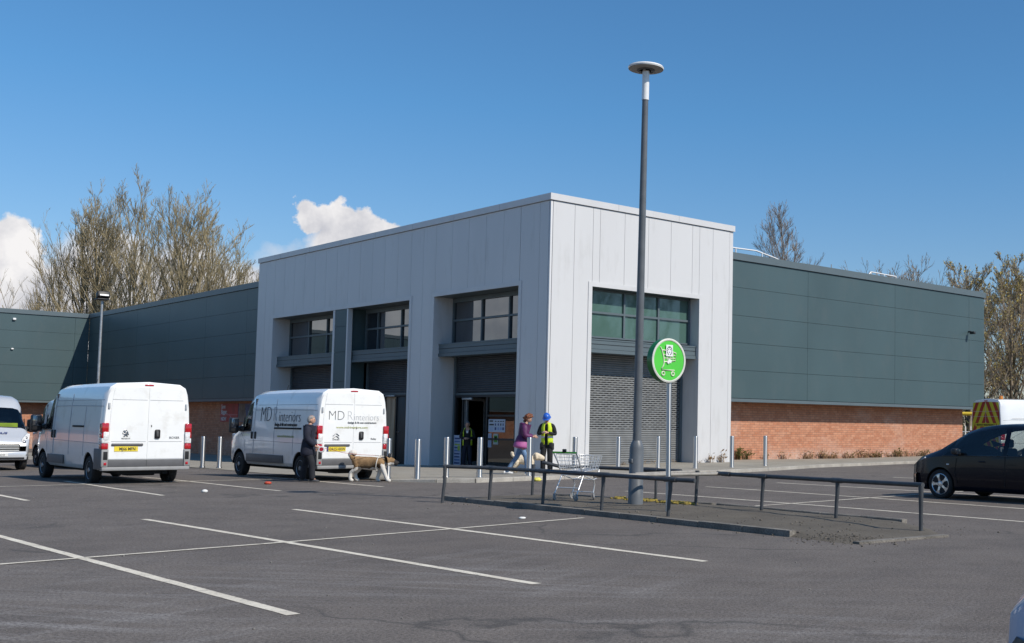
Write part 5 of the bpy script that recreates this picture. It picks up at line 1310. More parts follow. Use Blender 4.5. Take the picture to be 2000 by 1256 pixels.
tree('bare_tree', 'slender bare grey tree rising above the right wing roof', 'tree', ash[0], (45.3,30.4,0), .86, .4, 'bare trees behind the right wing')
rd = [proto(s, barkB, None, H=15, trunk_r=.2, nlimb=16, spread=.95, up=.16, limb_l=7, twig_r=.011, low=.25, dens=.8, trunk_top=.7) for s in (31,)]
tree('bare_tree', 'low bare crown just showing over the right wing roof, left of the white roof rail', 'tree', rd[0], (47.6,23.1,0), 1.13, .2, 'bare trees behind the right wing')
tree('bare_tree', 'low bare crown over the right wing roof, right of the white roof rail', 'tree', rd[0], (52.7,23.6,0), 1.2, 2.6, 'bare trees behind the right wing')
sal = [proto(s, barkB, budY, H=15, trunk_r=.20, nlimb=26, spread=.85, up=.16, limb_l=6.4, twig_r=.013, buds=.8, bud_s=.085, low=.08, dens=.86, trunk_top=.85) for s in (41,52)]
ST = [(47.5,14.6,1.0,'budding tree with a bare top, first past the end of the right wing',0,.5),(51.5,13.6,1.02,'yellow budding tree with a forked trunk beyond the chevron van',1,1.9),(55.5,14.2,1.06,'yellow budding tree standing behind the forked one',0,3.3),(56.8,11.4,1.03,'rightmost yellow budding tree at the edge of the photo',1,4.4),(52.6,18.2,1.04,'budding tree mostly hidden by the far corner of the right wing',1,5.6),(62.,15.,1.15,'far budding tree seen between the nearer yellow ones',0,2.2),(58.5,17.5,1.12,'far budding tree peeping behind the bare topped one',1,.3),(66.,11.,1.2,'farthest budding tree at the right, dense with yellow buds',1,5.0)]
for x, y, s, lb, k, rz in ST: tree('budding_tree', lb, 'tree', sal[k], (x,y,-.2), s*.92, rz, 'budding trees past the right wing')
# undergrowth under them
ug = MB(); rn = random.Random(77)
for k in range(9000):
    x = rn.uniform(44,70); y = 24-.55*(x-44)+rn.uniform(-9,3); h = rn.uniform(0,5.)*(.6+.5*noise.noise(Vector((x*.3,y*.3,0))))
    p = Vector((x,y,max(0,h))); d = Vector((rn.gauss(0,.5),rn.gauss(0,.5),rn.uniform(.2,1.1))); w = Vector((rn.gauss(0,.03),rn.gauss(0,.03),.0))+Vector((.02,.0,0))
    ug.add([p-w,p+w,p+d], [(0,1,2)], 0 if rn.random() < .6 else 1)
tag(ug.build('undergrowth', [mat('brown_brush', (.11,.08,.05), .95, var=.4, vs=1), mat('dull_green_brush', (.08,.085,.03), .95, var=.4, vs=1)]), 'brown tangled undergrowth beneath the budding trees', 'undergrowth', kind='stuff')
# conifers peeping over the far left roof and one over the right roof
def conifer(seed, H, r):
    rn = random.Random(seed); tk = MB(); tk.tube([(0,0,-.2),(0,0,H)], [.22,.03], 6); cr = MB()
    for i in range(int(H*3)):
        z = H*.12+H*.86*i/(H*3); rr = r*(1-z/H)**.8+.12
        for k in range(9):
            a = rn.uniform(0,2*PI); l = rr*rn.uniform(.6,1.15); e = Vector((math.cos(a),math.sin(a),0)); p = Vector((0,0,z)); tip = p+e*l+Vector((0,0,-.12*l+.1))
            for t in range(7):
                c = p.lerp(tip, .25+.75*t/6); s = .34*(1-.06*t); v = Vector((rn.gauss(0,1),rn.gauss(0,1),rn.gauss(0,.35))).normalized()*s; w = Vector((-e.y,e.x,0))*.07
                cr.add([c-w,c+w,c+v+e*.1], [(0,1,2)])
    return [('trunk', tk.mesh('trunk', barkB)), ('crown', cr.mesh('crown', mat('dark_needles', (.022,.035,.022), .9, var=.4, vs=2)))]
cf = conifer(5, 15, 2.6)
tree('conifer', 'dark conifer top peeping over the far left roof beside the poplars', 'tree', cf, (9.0,102.6,-.7), .99, 0, None)
tree('conifer', 'small dark conifer tip at the far left above the sunlit wing', 'tree', cf, (6.4,110.4,-.7), .95, 1.2, None)
tree('conifer', 'tiny conifer tip over the right wing roof beside the bare tree', 'tree', cf, (58.0,37.0,0), 1.115, 2.2, None)
# trees across the road, out of frame but mirrored in the corner window
for x, y, s, k, lb in ((34.,-46.,1.15,0,'bare roadside tree mirrored in the corner window, nearest one'),(43.,-53.,1.2,1,'bare roadside tree mirrored in the corner window, middle one'),(54.,-60.,1.25,2,'bare roadside tree mirrored in the corner window, farthest one')):
    tree('roadside_tree', lb, 'tree', pop[k], (x,y,0), s*.62, k*1.3, 'trees across the road mirrored in the glass')
# ---------------------------------------------------------------- people and dogs
def skin(name, V, E, mats, parent=None, sub=2, root=0, loc=None):
    """grow one continuous surface round a skeleton: V = [(x,y,z,rx,ry)], E = edges"""
    bm = bmesh.new(); ly = bm.verts.layers.skin.verify(); vv = []
    for v in V:
        b = bm.verts.new(v[:3]); s = b[ly]; s.radius = (v[3], v[4] if len(v) > 4 else v[3]); s.use_loose = False; vv.append(b)
    vv[root][ly].use_root = True
    for a, b in E: bm.edges.new((vv[a], vv[b]))
    me = bpy.data.meshes.new(name); bm.to_mesh(me); bm.free()
    o = bpy.data.objects.new(name, me); COL.objects.link(o)
    m1 = o.modifiers.new('skin', 'SKIN'); m1.use_smooth_shade = True; m1.branch_smoothing = .6
    m2 = o.modifiers.new('sub', 'SUBSURF'); m2.levels = sub; m2.render_levels = sub
    me2 = evaluated(o, name); o.modifiers.clear(); o.data = me2
    me2.materials.clear()
    for m in (mats if isinstance(mats, (list, tuple)) else [mats]): me2.materials.append(m)
    me2.polygons.foreach_set('use_smooth', [True]*len(me2.polygons))
    if parent is not None: o.parent = parent
    return o
def absorb(o, mb, off_mat):
    """weld extra geometry (head, hands) into the same mesh"""
    bm = bmesh.new(); bm.from_mesh(o.data); vs = [bm.verts.new(v) for v in mb.v]
    for f, mi, sm in zip(mb.f, mb.mi, mb.sm):
        try: g = bm.faces.new([vs[i] for i in f])
        except ValueError: continue
        g.material_index = mi+off_mat; g.smooth = sm
    bm.to_mesh(o.data); bm.free()
def head_mb(c, fwd, tilt, s=1., skin_i=0, dark_i=1, lip_i=2):
    """head with brow, nose, mouth, chin, ears and eyes; c = centre, fwd = facing angle about z, tilt = nod (down positive)"""
    A = Matrix.Translation(c) @ Matrix.Rotation(fwd, 4, 'Z') @ Matrix.Rotation(-tilt, 4, 'X')
    def sh(p):
        x, y, z = p; w = 1.
        if z < 0: w = 1-.30*(-z)**1.5                     # jaw narrows
        yy = y*(1.0 if y < 0 else .95)
        if y > .3 and -.75 < z < -.55: yy += .06           # chin
        if y > .5: 
            yy += .22*math.exp(-((x/.20)**2+((z+.12)/.17)**2))     # nose
            yy += .05*math.exp(-((x/.5)**2+((z-.16)/.12)**2))      # brow
            yy -= .07*(math.exp(-(((x-.36)/.2)**2+((z-.02)/.12)**2))+math.exp(-(((x+.36)/.2)**2+((z-.02)/.12)**2)))
            yy += .04*math.exp(-((x/.28)**2+((z+.45)/.08)**2))
        return Vector((x*w, yy, z))
    m = MB(); m.ball((0,0,0), (.076*s,.098*s,.118*s), 28, 20, skin_i, A, sh)
    for k in (-1, 1):
        m.ball((k*.078*s,-.006*s,-.01*s), (.012*s,.022*s,.034*s), 8, 6, skin_i, A)
        m.ball((k*.028*s,.086*s,.006*s), (.013*s,.008*s,.007*s), 8, 6, dark_i, A)
        m.ball((k*.028*s,.090*s,.024*s), (.016*s,.006*s,.004*s), 8, 6, dark_i, A)
    m.ball((0,.094*s,-.053*s), (.024*s,.008*s,.006*s), 8, 6, lip_i, A)
    return m, A
def hand_mb(wr, d, n, s=1., curl=.8, side=1, mi=0):
    """palm, four unequal bent fingers and a thumb; d = direction of the forearm, n = normal of the back of the hand"""
    d = Vector(d).normalized(); n = Vector(n); n = (n-d*n.dot(d)).normalized(); a = d.cross(n)*side
    m = MB(); wr = Vector(wr)
    m.tube([wr-d*.02, wr+d*.015, wr+d*.05, wr+d*.085], [.026*s,.030*s,.036*s,.030*s], 10, mi)
    for k, (o, l) in enumerate(((.028,.068),(.010,.078),(-.009,.073),(-.026,.056))):
        p = wr+d*.082*s+a*o*s; pts = [p-d*.02]; ang = .15
        for seg in (.45,.32,.26):
            e = d*math.cos(ang)-n*math.sin(ang); pts.append(pts[-1]+e*l*s*seg*1.15); ang += curl
        m.tube(pts, [.0095*s,.009*s,.008*s,.006*s], 7, mi)
    p = wr+d*.03*s+a*.028*s; m.tube([p, p+(d*.5+a*.6-n*.3).normalized()*.035*s, p+(d*.8+a*.6-n*.6).normalized()*.068*s], [.013*s,.011*s,.007*s], 7, mi)
    return m
SK = mat('skin', (.52,.30,.21), .55, var=.08, vs=12, spec=.4); EYE = mat('eye_and_brow', (.06,.04,.03), .5); LIP = mat('lips', (.42,.17,.13), .5)
def person(loc, rz, label, arms, legs, hd, s=1., torso_lean=0., hip=.93, name='person'):
    """arms = {side: (elbow, wrist, hand dir, back-of-hand normal, curl)}, legs = {side: (knee, ankle, toe)}; body is one mesh"""
    L_ = torso_lean
    V = [(0,0,hip,.115,.085),(0,L_*.3,hip+.16,.115,.08),(0,L_*.7,hip+.34,.135,.09),(0,L_,hip+.50,.085,.07),(0,L_*1.15+.005,hip+.57,.055,.055),(0,L_*1.3+.02,hip+.64,.052,.052)]
    E = [(0,1),(1,2),(2,3),(3,4),(4,5)]
    for k in ('l', 'r'):
        sx = -1 if k == 'l' else 1; el, wr, hdv, nn, cu = arms[k]
        n0 = len(V); V += [(sx*.17,L_,hip+.49,.062,.062),(*el,.043,.043),(*[a+(b-a)*.5 for a, b in zip(el,wr)],.037,.037),(*wr,.026,.026)]
        E += [(3,n0),(n0,n0+1),(n0+1,n0+2),(n0+2,n0+3)]
    for k in ('l', 'r'):
        sx = -1 if k == 'l' else 1; kn, an, to = legs[k]
        n0 = len(V); V += [(sx*.095,0,hip-.08,.088,.088),(*kn,.058,.058),(*[a*.6+b*.4 for a, b in zip(kn,an)],.056,.056),(*an,.036,.036),(to[0],to[1]-.03,to[2]-.005,.020,.018)]
        E += [(0,n0),(n0,n0+1),(n0+1,n0+2),(n0+2,n0+3),(n0+3,n0+4)]
    o = skin(name, V, E, [SK, EYE, LIP])
    hm, A = head_mb((0, L_*1.35+.03+hd[2], hip+.695), hd[0], hd[1])
    absorb(o, hm, 0)
    for k in ('l', 'r'):
        el, wr, hdv, nn, cu = arms[k]; absorb(o, hand_mb(wr, hdv, nn, 1., cu, 1 if k == 'r' else -1), 0)
    o.location = loc; o.rotation_euler.z = rz; o.scale = (s,s,s); tag(o, label, 'person')
    return o, V, A
def wear(name, V, E, m, parent, sub=2): return skin(name, V, E, m, parent, sub)
def shoes(parent, legs, m, h=.05):
    for k in ('l','r'):
        kn, an, to = legs[k]; d = Vector(to)-Vector(an); d.z = 0; d.normalize(); c = Vector((an[0],an[1],0)); z0 = min(to[2],an[2]-.06)-.035
        q = MB(); a = Vector((d.y,-d.x,0))
        ring = []
        for t, w, hh in ((-.075,.030,.07),(-.03,.040,.085),(.05,.043,.075),(.12,.047,.05),(.17,.040,.038),(.195,.018,.028)):
            p = c+d*t; ring.append([p+a*w+Vector((0,0,z0)), p+a*w*.9+Vector((0,0,z0+hh*.6)), p+a*w*.4+Vector((0,0,z0+hh)), p-a*w*.4+Vector((0,0,z0+hh)), p-a*w*.9+Vector((0,0,z0+hh*.6)), p-a*w+Vector((0,0,z0))])
        n = 6; vs = [v for r in ring for v in r]; q.add(vs, [(i*n+j,(i+1)*n+j,(i+1)*n+(j+1)%n,i*n+(j+1)%n) for i in range(5) for j in range(n)]+[list(range(n))[::-1], list(range(5*n,6*n))], 0, True)
        q.build('shoe', m, parent)
def trousers(parent, legs, hip, m, r=(.105,.09,.075,.066), flare=.06, waist=.1):
    V = [(0,0,hip+.08,.125,.092),(0,0,hip-.02,.13,.098)]; E = [(0,1)]
    for k in ('l','r'):
        sx = -1 if k == 'l' else 1; kn, an, to = legs[k]; n0 = len(V); hp = (sx*.09,0,hip-.10)
        V += [(*hp,r[0],r[0]),(*[a*.5+b*.5 for a,b in zip(hp,kn)],r[1],r[1]),(*kn,r[2],r[2]),(*[a*.5+b*.5 for a,b in zip(kn,an)],r[3],r[3]),(an[0],an[1],an[2]-.075,flare*1.1,flare*1.2)]
        E += [(1,n0),(n0,n0+1),(n0+1,n0+2),(n0+2,n0+3),(n0+3,n0+4)]
    return wear('trousers', V, E, m, parent)
def top(name, parent, arms, hip, L_, m, hem, hemr, body=(.155,.115), slv=(.075,.062,.054,.046), sleeve=1., collar=.07):
    V = [(0,L_*.8,hip+.34,body[0],body[1]),(0,L_*.3,hip+.14,body[0]*.98,body[1]),(0,0,(hip+hem)/2+.0,hemr[0]*.98,hemr[1]),(0,-.01,hem,hemr[0],hemr[1]),(0,L_,hip+.50,.10,.09),(0,L_*1.15,hip+.585,collar,collar)]
    E = [(0,1),(1,2),(2,3),(0,4),(4,5)]
    for k in ('l','r'):
        sx = -1 if k == 'l' else 1; el, wr, *_ = arms[k]; n0 = len(V); w2 = [a+(b-a)*.93*sleeve for a,b in zip(el,wr)]
        V += [(sx*.18,L_,hip+.485,slv[0],slv[0]),(*[a*.5+b*.5 for a,b in zip((sx*.18,L_,hip+.485),el)],slv[1],slv[1]),(*el,slv[2],slv[2]),(*w2,slv[3],slv[3])]
        E += [(4,n0),(n0,n0+1),(n0+1,n0+2),(n0+2,n0+3)]
    return wear(name, V, E, m, parent)
def hair_cap(parent, A, m, name='hair', s=1., lo=-.15, back=-.7, thick=1.1, curl=.0, seed=1, top_=True):
    q = MB(); nu, nv = 30, 18; vs = []; keep = []
    for i in range(nv+1):
        t = PI*i/nv
        for j in range(nu):
            p = 2*PI*j/nu; d = Vector((math.sin(t)*math.cos(p), math.sin(t)*math.sin(p), math.cos(t)))
            k = thick+curl*noise.noise(d*3.2+Vector((seed,0,0)))+curl*.6*noise.noise(d*7+Vector((seed,3,0)))
            vs.append(Vector((d.x*.079*k, d.y*.102*k, d.z*.121*k)))
            f = d.y                                      # front free for the face
            keep.append((d.z > lo+.75*max(0,f)**1.0 if f > -.1 else d.z > back) and (top_ or d.z < .78 or f < -.45))
    fs = []
    for i in range(nv):
        for j in range(nu):
            f = (i*nu+j,(i+1)*nu+j,(i+1)*nu+(j+1)%nu,i*nu+(j+1)%nu)
            if all(keep[k] for k in f): fs.append(f)
    q.add(vs, fs, 0, True, A); o = q.build(name, m, parent); clean(o)
    so_ = o.modifiers.new('thickness', 'SOLIDIFY'); so_.thickness = .008; so_.offset = -1
    return o
NAVY = mat('navy_wool', (.012,.014,.028), .85, var=.25, vs=8, bump=.4, bs=9); BLK = mat('black_cloth', (.010,.011,.013), .85, var=.3, vs=8, bump=.5, bs=8); CHAR = mat('charcoal_trousers', (.012,.013,.018), .85, var=.35, vs=6, bump=.6, bs=9)
DENIM = mat('blue_denim', (.13,.22,.36), .85, var=.35, vs=7, bump=.5, bs=10); PUR = mat('purple_shell_jacket', (.085,.012,.075), .6, var=.25, vs=6, bump=.6, bs=8); PINK = mat('pink_band', (.38,.09,.27), .6, var=.2, vs=6, bump=.5, bs=8)
GREYSH = mat('grey_shoe', (.06,.06,.065), .7); WHSH = mat('white_trainer', (.66,.66,.66), .6); WSHIRT = mat('white_shirt', (.70,.70,.70), .7)

# --- man in a dark coat with a retractable lead, facing the dog
arms = {'r': ((.25,.02,1.13),(.17,.25,.92),(-.15,.9,-.35),(.9,.1,.4),.95), 'l': ((-.25,-.06,1.12),(-.20,.10,.90),(.05,.6,-.7),(-1,0,0),.5)}
legs = {'r': ((.10,.13,.50),(.09,.16,.085),(.10,.28,.04)), 'l': ((-.10,-.08,.49),(-.10,-.16,.085),(-.12,-.05,.04))}
mrz = R(-40)-PI/2
man, V, A = person((-10.50,-4.42,T(-10.5,-4.42)+.03), mrz, 'man in a dark coat and black trousers holding a dog lead behind the lettered van', arms, legs, (R(6),R(4),0), s=.965, torso_lean=.02)
trousers(man, legs, .93, CHAR, (.115,.105,.092,.085), .078)
top('coat', man, arms, .93, .02, NAVY, .62, (.25,.21), (.225,.18), (.125,.105,.09,.076), collar=.10)
shoes(man, legs, GREYSH)
hair_cap(man, A, mat('grey_hair', (.32,.30,.28), .85, var=.3, vs=40), lo=.05, back=-.55, thick=1.07, curl=.05, top_=False)
q = MB(); q.tube([(-.06,.075,1.46),(0,.115,1.43),(.06,.075,1.46)], .016, 6); q.tube([(0,.11,1.43),(0,.125,1.36)], [.02,.012], 6); q.build('shirt_collar', WSHIRT, man)
q = MB(); q.tube([(.05,.09,1.42),(.09,.03,1.45),(.06,-.06,1.475),(-.06,-.06,1.475),(-.09,.03,1.45),(-.05,.09,1.42)], .036, 8); q.build('coat_collar', NAVY, man)
ld = empty('dog_lead', (0,0,0)); tag(ld, 'retractable dog lead with white grip and red disc in the dark coated man\'s hand', 'dog lead')
mw_ = Matrix.Translation(man.location) @ Matrix.Rotation(mrz, 4, 'Z')
g0 = mw_ @ Vector((.16,.33,.85)); fd = (mw_.to_3x3() @ Vector((0,1,0))).normalized(); sdv = (mw_.to_3x3() @ Vector((1,0,0))).normalized()
q = MB(); B_ = frame(g0+fd*.05-Vector((0,0,.03)), fd, (0,0,1))
q.lathe([(.0,-.02),(.075,-.02),(.082,-.008),(.082,.008),(.075,.02),(.0,.02)], 24, 0, M=B_); q.tube([g0+fd*.0+Vector((0,0,.04)), g0-fd*.07+Vector((0,0,.05)), g0-fd*.10+Vector((0,0,.0)), g0-fd*.03-Vector((0,0,.02))], .016, 8, 0)
q.build('case', mat('white_plastic', (.72,.72,.72), .4), ld)
q = MB(); q.lathe([(.0,-.024),(.05,-.024),(.05,.024),(.0,.024)], 20, 0, M=B_); q.build('red_disc', mat('red_plastic', (.42,.012,.03), .4), ld)

# --- woman in a purple jacket
arms = {'r': ((.25,.10,1.12),(.15,.36,1.10),(-.25,.95,.1),(.3,.1,1.),.7), 'l': ((-.25,.08,1.12),(-.08,.34,1.12),(.35,.9,.1),(-.3,.1,1.),.7)}
legs = {'r': ((.10,.14,.50),(.09,.20,.085),(.09,.33,.045)), 'l': ((-.10,-.14,.47),(-.10,-.42,.12),(-.11,-.30,.045))}
wrz = R(-38)-PI/2
wom, V, A = person((-4.45,-5.10,pz(-4.45,-5.1)), wrz, 'woman with curly auburn hair in a purple jacket and jeans, leaning towards the worker', arms, legs, (0,R(26),.02), s=.985, torso_lean=.10)
trousers(wom, legs, .93, DENIM, (.10,.085,.07,.064), .062)
pj = mat('purple_jacket', (.09,.014,.08), .6, var=.25, vs=6, bump=.6, bs=8)
nt = pj.node_tree; n_ = nt.nodes; l_ = nt.links; tcx = n_.new('ShaderNodeTexCoord'); sx2 = n_.new('ShaderNodeSeparateXYZ'); l_.new(tcx.outputs['Object'], sx2.inputs[0])
bs_ = n_['Principled BSDF']; old = bs_.inputs['Base Color'].links[0].from_socket
bl_ = mth(n_, l_, 'MULTIPLY', mth(n_, l_, 'LESS_THAN', sx2.outputs[2], .945), mth(n_, l_, 'LESS_THAN', sx2.outputs[1], .2)); l_.new(mixc(n_, l_, bl_, old, (.40,.10,.28)), bs_.inputs['Base Color'])
jk = top('jacket', wom, arms, .93, .10, pj, .74, (.30,.26), (.22,.19), (.12,.108,.094,.076), collar=.09)
q = MB(); q.tube([(-.10,.10,1.43),(-.085,.03,1.46),(0,-.015,1.46),(.085,.03,1.46),(.10,.10,1.43)], [.03,.05,.06,.05,.03], 10); q.build('hood', PUR, wom)
shoes(wom, legs, WHSH)
hair_cap(wom, A, mat('auburn_hair', (.17,.055,.022), .7, var=.5, vs=30, bump=.8, bs=30), lo=.0, back=-.8, thick=1.36, curl=.38, seed=4)
q = MB(); q.bbox(-.04,.04,.44,.52,1.12,1.13,.004,0,Matrix.Rotation(R(0),4,'X')); q.build('dark_phone', M['trim'], wom)

# --- site worker with a blue helmet and hi-vis vest
arms = {'r': ((.27,.05,1.14),(.08,.27,1.20),(-.75,.6,.25),(.4,.3,.9),.8), 'l': ((-.27,.05,1.14),(-.06,.29,1.20),(.75,.55,.2),(-.4,.3,.9),.8)}
legs = {'r': ((.11,.04,.50),(.11,.0,.09),(.15,.13,.045)), 'l': ((-.11,.05,.50),(-.12,.02,.09),(-.17,.14,.045))}
krz = R(-150)-PI/2+R(12)
wk, V, A = person((-2.45,-3.55,pz(-2.45,-3.55)), krz, 'site worker with a blue hard hat and yellow hi-vis vest standing at the pale corner', arms, legs, (0,R(30),.02), s=1.015, torso_lean=.04)
trousers(wk, legs, .93, BLK, (.115,.105,.092,.082), .075)
q = MB()
for sx in (-1,1): q.bbox(sx*.17-.035,sx*.17+.035,-.10,.10,.66,.88,.03); q.bbox(sx*.13-.06,sx*.13+.06,.06,.13,.72,.90,.03)
q.build('tool_pocket', BLK, wk)
top('jumper', wk, arms, .93, .04, BLK, .88, (.155,.125), (.155,.12), (.08,.07,.06,.05))
q = MB(); q.tube([(-.09,.02,1.44),(0,.10,1.42),(.09,.02,1.44),(.06,-.07,1.46),(-.06,-.07,1.46),(-.09,.02,1.44)], .035, 8); q.build('hood_collar', BLK, wk)
def vest(parent, L_, hip, gap=.06):
    q = MB(); rows = ((hip-.10,.185,.150,0),(hip+.03,.185,.150,0),(hip+.10,.184,.149,1),(hip+.16,.184,.149,0),(hip+.28,.186,.150,0),(hip+.42,.195,.14,0),(hip+.505,.17,.122,0),(hip+.575,.105,.098,0))
    n = 36; vs = []
    for z, rx, ry, _ in rows:
        for j in range(n+1):
            a = PI/2+gap*2+(2*PI-gap*4)*j/n; t = (z-hip)/.5; vs.append((rx*math.cos(a), L_*t*.9+ry*math.sin(a), z))
    fs = []; mis = []
    for i in range(len(rows)-1):
        for j in range(n):
            a = PI/2+gap*2+(2*PI-gap*4)*(j+.5)/n; ar = abs(math.cos(a)) > .86
            if ar and rows[i][0] > hip+.26 and rows[i][0] < hip+.47: continue
            fs.append((i*(n+1)+j, i*(n+1)+j+1, (i+1)*(n+1)+j+1, (i+1)*(n+1)+j)); mis.append(1 if rows[i][3] else 0)
    k = len(q.v); q.add(vs, fs, 0, True); q.mi = mis; o = q.build('hi_vis_vest', [M['hivis'], M['reflect']], parent)
    s_ = o.modifiers.new('thickness', 'SOLIDIFY'); s_.thickness = .006; return o
vest(wk, .04, .93, .13)
q = MB(); q.lathe([(.150,.0),(.128,.012),(.125,.03),(.122,.06),(.108,.10),(.08,.13),(.04,.145),(.0,.148)], 28, M=A @ Matrix.Translation((0,.005,.035)) @ Matrix.Diagonal((.86,1.06,1,1)).to_4x4()); q.bbox(-.085,.085,.10,.175,.03,.042,.005,0,A @ Matrix.Translation((0,0,.0))); q.tube([(0,-.10,.13),(0,-.03,.185),(0,.06,.18),(0,.12,.10)], .014, 6, 0, M=A)
q.build('hard_hat', mat('blue_hard_hat', (.015,.11,.52), .3, var=.03, coat=.5), wk)
shoes(wk, legs, M['trim'])
q = MB(); q.bbox(-.05,.05,.36,.44,1.205,1.215,.004); q.build('white_slip', mat('paper_slip', (.6,.6,.6), .6), wk)

# --- worker in the open entrance
arms = {'r': ((.27,.04,1.13),(.07,.28,1.10),(-.75,.6,.1),(.4,.3,.9),.8), 'l': ((-.27,.04,1.13),(-.05,.28,1.10),(.75,.55,.1),(-.4,.3,.9),.8)}
legs = {'r': ((.11,.03,.50),(.13,.0,.09),(.17,.13,.045)), 'l': ((-.11,.03,.50),(-.13,.0,.09),(-.17,.13,.045))}
erz = R(232)-PI/2
dw, V, A = person((.62,6.05,-.20), erz, 'worker in an open hi-vis vest standing in the dark shop entrance', arms, legs, (0,R(18),.02), s=1.01, torso_lean=.02)
trousers(dw, legs, .93, NAVY, (.11,.10,.085,.075), .07)
top('jumper', dw, arms, .93, .02, BLK, .86, (.165,.135), (.16,.125), (.08,.07,.06,.05))
vest(dw, .02, .93, .42); shoes(dw, legs, M['trim'])
q = MB(); q.prism([(-.05,.145,1.40),(.05,.145,1.40),(.03,.15,1.30),(-.03,.15,1.30)], (0,.006,0)); q.build('white_bib', WSHIRT, dw)
hair_cap(dw, A, mat('grey_cap', (.16,.17,.19), .8), 'cap', lo=.12, back=-.3, thick=1.12)

# --- dogs
def dog(name, loc, rz, label, P, coat, s, ears, tail, eyes=True, nose_m=None):
    V, E = P; o = skin(name, V, E, [coat, M['ink'], nose_m or M['ink']], None, 2, 1)
    m = MB()
    for e in ears: m.tube(e[0], e[1], 8, e[2] if len(e) > 2 else 0)
    absorb(o, m, 0)
    o.location = loc; o.rotation_euler.z = rz; o.scale = (s,s,s); tag(o, label, 'dog'); return o
def dog_skel(bl, h, chest, rear, neck, hd_, legs, tail, lr=.04, fluffy=1.):
    """bl body length, h shoulder height; +y is forward"""
    f = fluffy
    V = [(0,-bl*.5,h*.86,rear*.8,rear*.95),(0,-bl*.22,h*.85,rear*.86,rear),(0,bl*.10,h*.80,chest*.95,chest*1.05),(0,bl*.40,h*.80,chest*.92,chest*1.08),(0,bl*.5+neck[0]*.5,h*.86+neck[1]*.5,chest*.62,chest*.7),(0,bl*.5+neck[0],h*.9+neck[1],hd_*.95,hd_),(0,bl*.5+neck[0]+hd_*.95,h*.9+neck[1]-hd_*.40,hd_*.58,hd_*.56),(0,bl*.5+neck[0]+hd_*1.62,h*.9+neck[1]-hd_*.62,hd_*.44,hd_*.42)]
    E = [(0,1),(1,2),(2,3),(3,4),(4,5),(5,6),(6,7)]
    for i, (x, up_, kn, pa) in enumerate(legs):
        n0 = len(V); base = 0 if i < 2 else 3
        V += [(x,up_[0],up_[1],lr*1.75*f,lr*2.1*f),(x,kn[0][0],kn[0][1],lr*1.15*f,lr*1.25*f),(x,kn[1][0],kn[1][1],lr*.80*f,lr*.85*f),(x,pa[0],.045,lr*.85*f,lr*.9*f),(x,pa[0]+lr*1.5,.028,lr*.85*f,lr*.75*f)]
        E += [(base,n0),(n0,n0+1),(n0+1,n0+2),(n0+2,n0+3),(n0+3,n0+4)]
    n0 = len(V); V += [(0,*t) for t in tail]; E += [(0,n0)]+[(n0+i,n0+i+1) for i in range(len(tail)-1)]
    return V, E
ak = mat('akita_coat', (.3,.2,.1), .85, var=.2, vs=10, bump=.7, bs=28)
n_ = ak.node_tree.nodes; l_ = ak.node_tree.links; tcx = n_.new('ShaderNodeTexCoord'); s2 = n_.new('ShaderNodeSeparateXYZ'); l_.new(tcx.outputs['Object'], s2.inputs[0])
wob = mth(n_, l_, 'MULTIPLY', mth(n_, l_, 'SUBTRACT', nz(n_, l_, tcx.outputs['Object'], 6, 3), .5), .22)
yz = mth(n_, l_, 'ADD', s2.outputs[2], wob)
brown = ramp(n_, l_, nz(n_, l_, tcx.outputs['Object'], 9, 4), .3, .7, (.20,.115,.05), (.34,.21,.10))
dk = ramp(n_, l_, mth(n_, l_, 'ADD', yz, mth(n_, l_, 'MULTIPLY', s2.outputs[1], -.12)), .39, .47, (.045,.028,.018), (1,1,1))
c1 = mixc(n_, l_, 1., brown, mixc(n_, l_, .75, (1.,1.,1.), dk), 'MULTIPLY')
legw = mth(n_, l_, 'LESS_THAN', yz, .375)                                  # white legs and belly
chw = mth(n_, l_, 'MULTIPLY', mth(n_, l_, 'GREATER_THAN', mth(n_, l_, 'ADD', s2.outputs[1], wob), .34), mth(n_, l_, 'LESS_THAN', yz, .50))
tlw = mth(n_, l_, 'LESS_THAN', mth(n_, l_, 'SUBTRACT', s2.outputs[1], mth(n_, l_, 'MULTIPLY', mth(n_, l_, 'GREATER_THAN', s2.outputs[2], .72), .2)), -.53)
c2 = mixc(n_, l_, mth(n_, l_, 'MAXIMUM', mth(n_, l_, 'MAXIMUM', legw, chw), tlw), c1, (.66,.62,.56))
mz = mth(n_, l_, 'GREATER_THAN', mth(n_, l_, 'ADD', s2.outputs[1], mth(n_, l_, 'MULTIPLY', wob, .25)), .655)
l_.new(mixc(n_, l_, mz, c2, (.02,.017,.016)), n_['Principled BSDF'].inputs['Base Color'])
P = dog_skel(.76, .60, .225, .205, (.13,.035), .15,
   [(-.085,(-.36,.50),((-.30,.36),(-.44,.22)),(-.40,)),(.085,(-.36,.50),((-.33,.36),(-.50,.24)),(-.50,)),(-.08,(.30,.46),((.25,.33),(.20,.18)),(.16,)),(.08,(.32,.46),((.38,.33),(.44,.19)),(.50,))],
   [(-.48,.62,.08,.08),(-.56,.72,.105,.105),(-.48,.79,.11,.11),(-.37,.73,.07,.07)], .064)
hy_, hz_ = .39+.13, .62*.9+.035
ears = [([(s*.07,hy_+.0,hz_+.08),(s*.085,hy_+.01,hz_+.145),(s*.082,hy_+.02,hz_+.185)], [.046,.032,.006], 1) for s in (-1,1)]
ears += [([(s*.062,hy_+.075,hz_+.02),(s*.066,hy_+.09,hz_+.018)], [.012,.006], 1) for s in (-1,1)]+[([(0,hy_+.20,hz_-.065),(0,hy_+.245,hz_-.07)], [.034,.02], 1)]
arz = R(-46)-PI/2
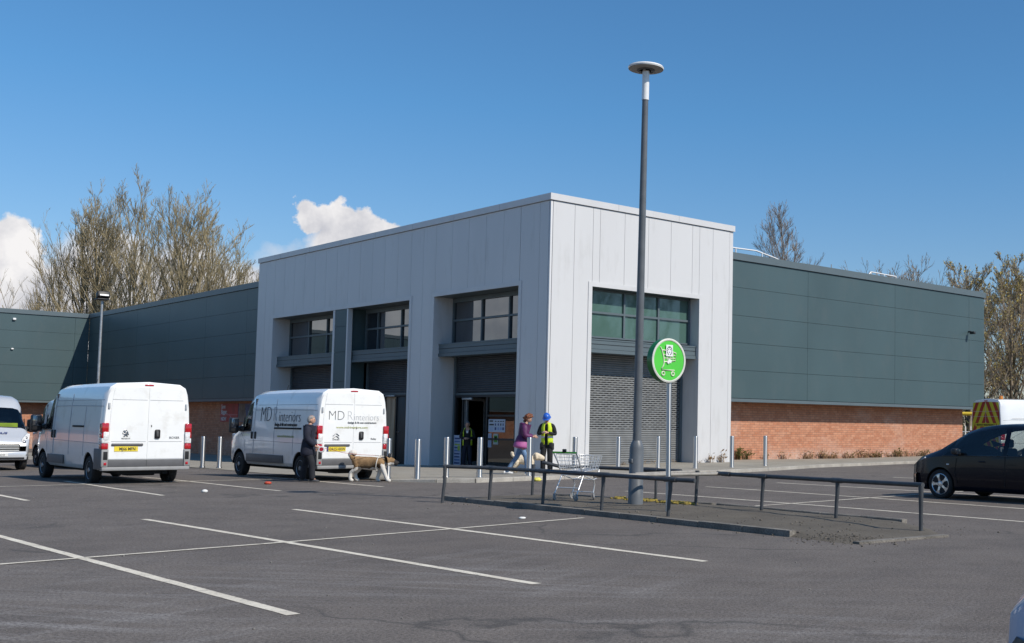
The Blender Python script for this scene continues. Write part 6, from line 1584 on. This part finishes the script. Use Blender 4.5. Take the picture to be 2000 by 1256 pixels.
akita = dog('dog', (-9.08,-5.02,T(-9.1,-5.0)), arz, 'large brown and white dog walking towards the bollard behind the lettered van', P, ak, .98, ears, None)
hm_ = Matrix.Translation(akita.location) @ Matrix.Rotation(arz, 4, 'Z') @ Matrix.Diagonal((.98,.98,.98,1))
q = MB(); 
for yc, k in ((.22,1.),): q.tube([(.20*math.sin(a)*k, yc+.03*math.cos(a), .48+.215*math.cos(a)) for a in [2*PI*i/20 for i in range(21)]], .013, 6, caps=False)
q.tube([(-.15,.24,.64),(-.07,.33,.685),(.07,.33,.685),(.15,.24,.64)], .012, 6); q.tube([(.0,.12,.70),(.0,.30,.70)], .014, 6)
q.build('harness', mat('pale_harness', (.62,.58,.52), .6), akita)
clip = hm_ @ Vector((0,.14,.705))
q = MB(); p0 = g0+fd*.12; q.tube([p0, p0.lerp(clip,.35)-Vector((0,0,.05)), p0.lerp(clip,.7)-Vector((0,0,.04)), clip], .006, 5); q.build('cord', mat('red_cord', (.40,.07,.04), .6), ld)
cream = mat('cream_fleece', (.66,.56,.42), .9, var=.18, vs=14, bump=1., bs=30)
P = dog_skel(.44, .42, .165, .15, (.10,.075), .14,
   [(-.07,(-.2,.32),((-.16,.22),(-.25,.14)),(-.22,)),(.07,(-.2,.32),((-.2,.22),(-.28,.14)),(-.26,)),(-.065,(.17,.28),((.17,.2),(.16,.12)),(.16,)),(.065,(.17,.28),((.2,.2),(.21,.12)),(.22,))],
   [(-.29,.42,.045,.045),(-.34,.50,.055,.055),(-.31,.56,.06,.06)], .038, 1.6)
hy_, hz_ = .22+.10, .42*.9+.075
ears = [([(s*.08,hy_-.01,hz_+.055),(s*.12,hy_+.0,hz_-.01),(s*.115,hy_+.005,hz_-.08)], [.034,.042,.02], 0) for s in (-1,1)]+[([(s*.045,hy_+.098,hz_+.01),(s*.046,hy_+.112,hz_+.008)], [.013,.007], 1) for s in (-1,1)]+[([(0,hy_+.215,hz_-.055),(0,hy_+.24,hz_-.058)], [.022,.013], 1)]
dog('dog', (-3.62,-4.05,pz(-3.6,-4.05)), R(-36)-PI/2, 'small fluffy cream dog standing behind the legs of the woman in purple', P, cream, 1.12, ears, None)
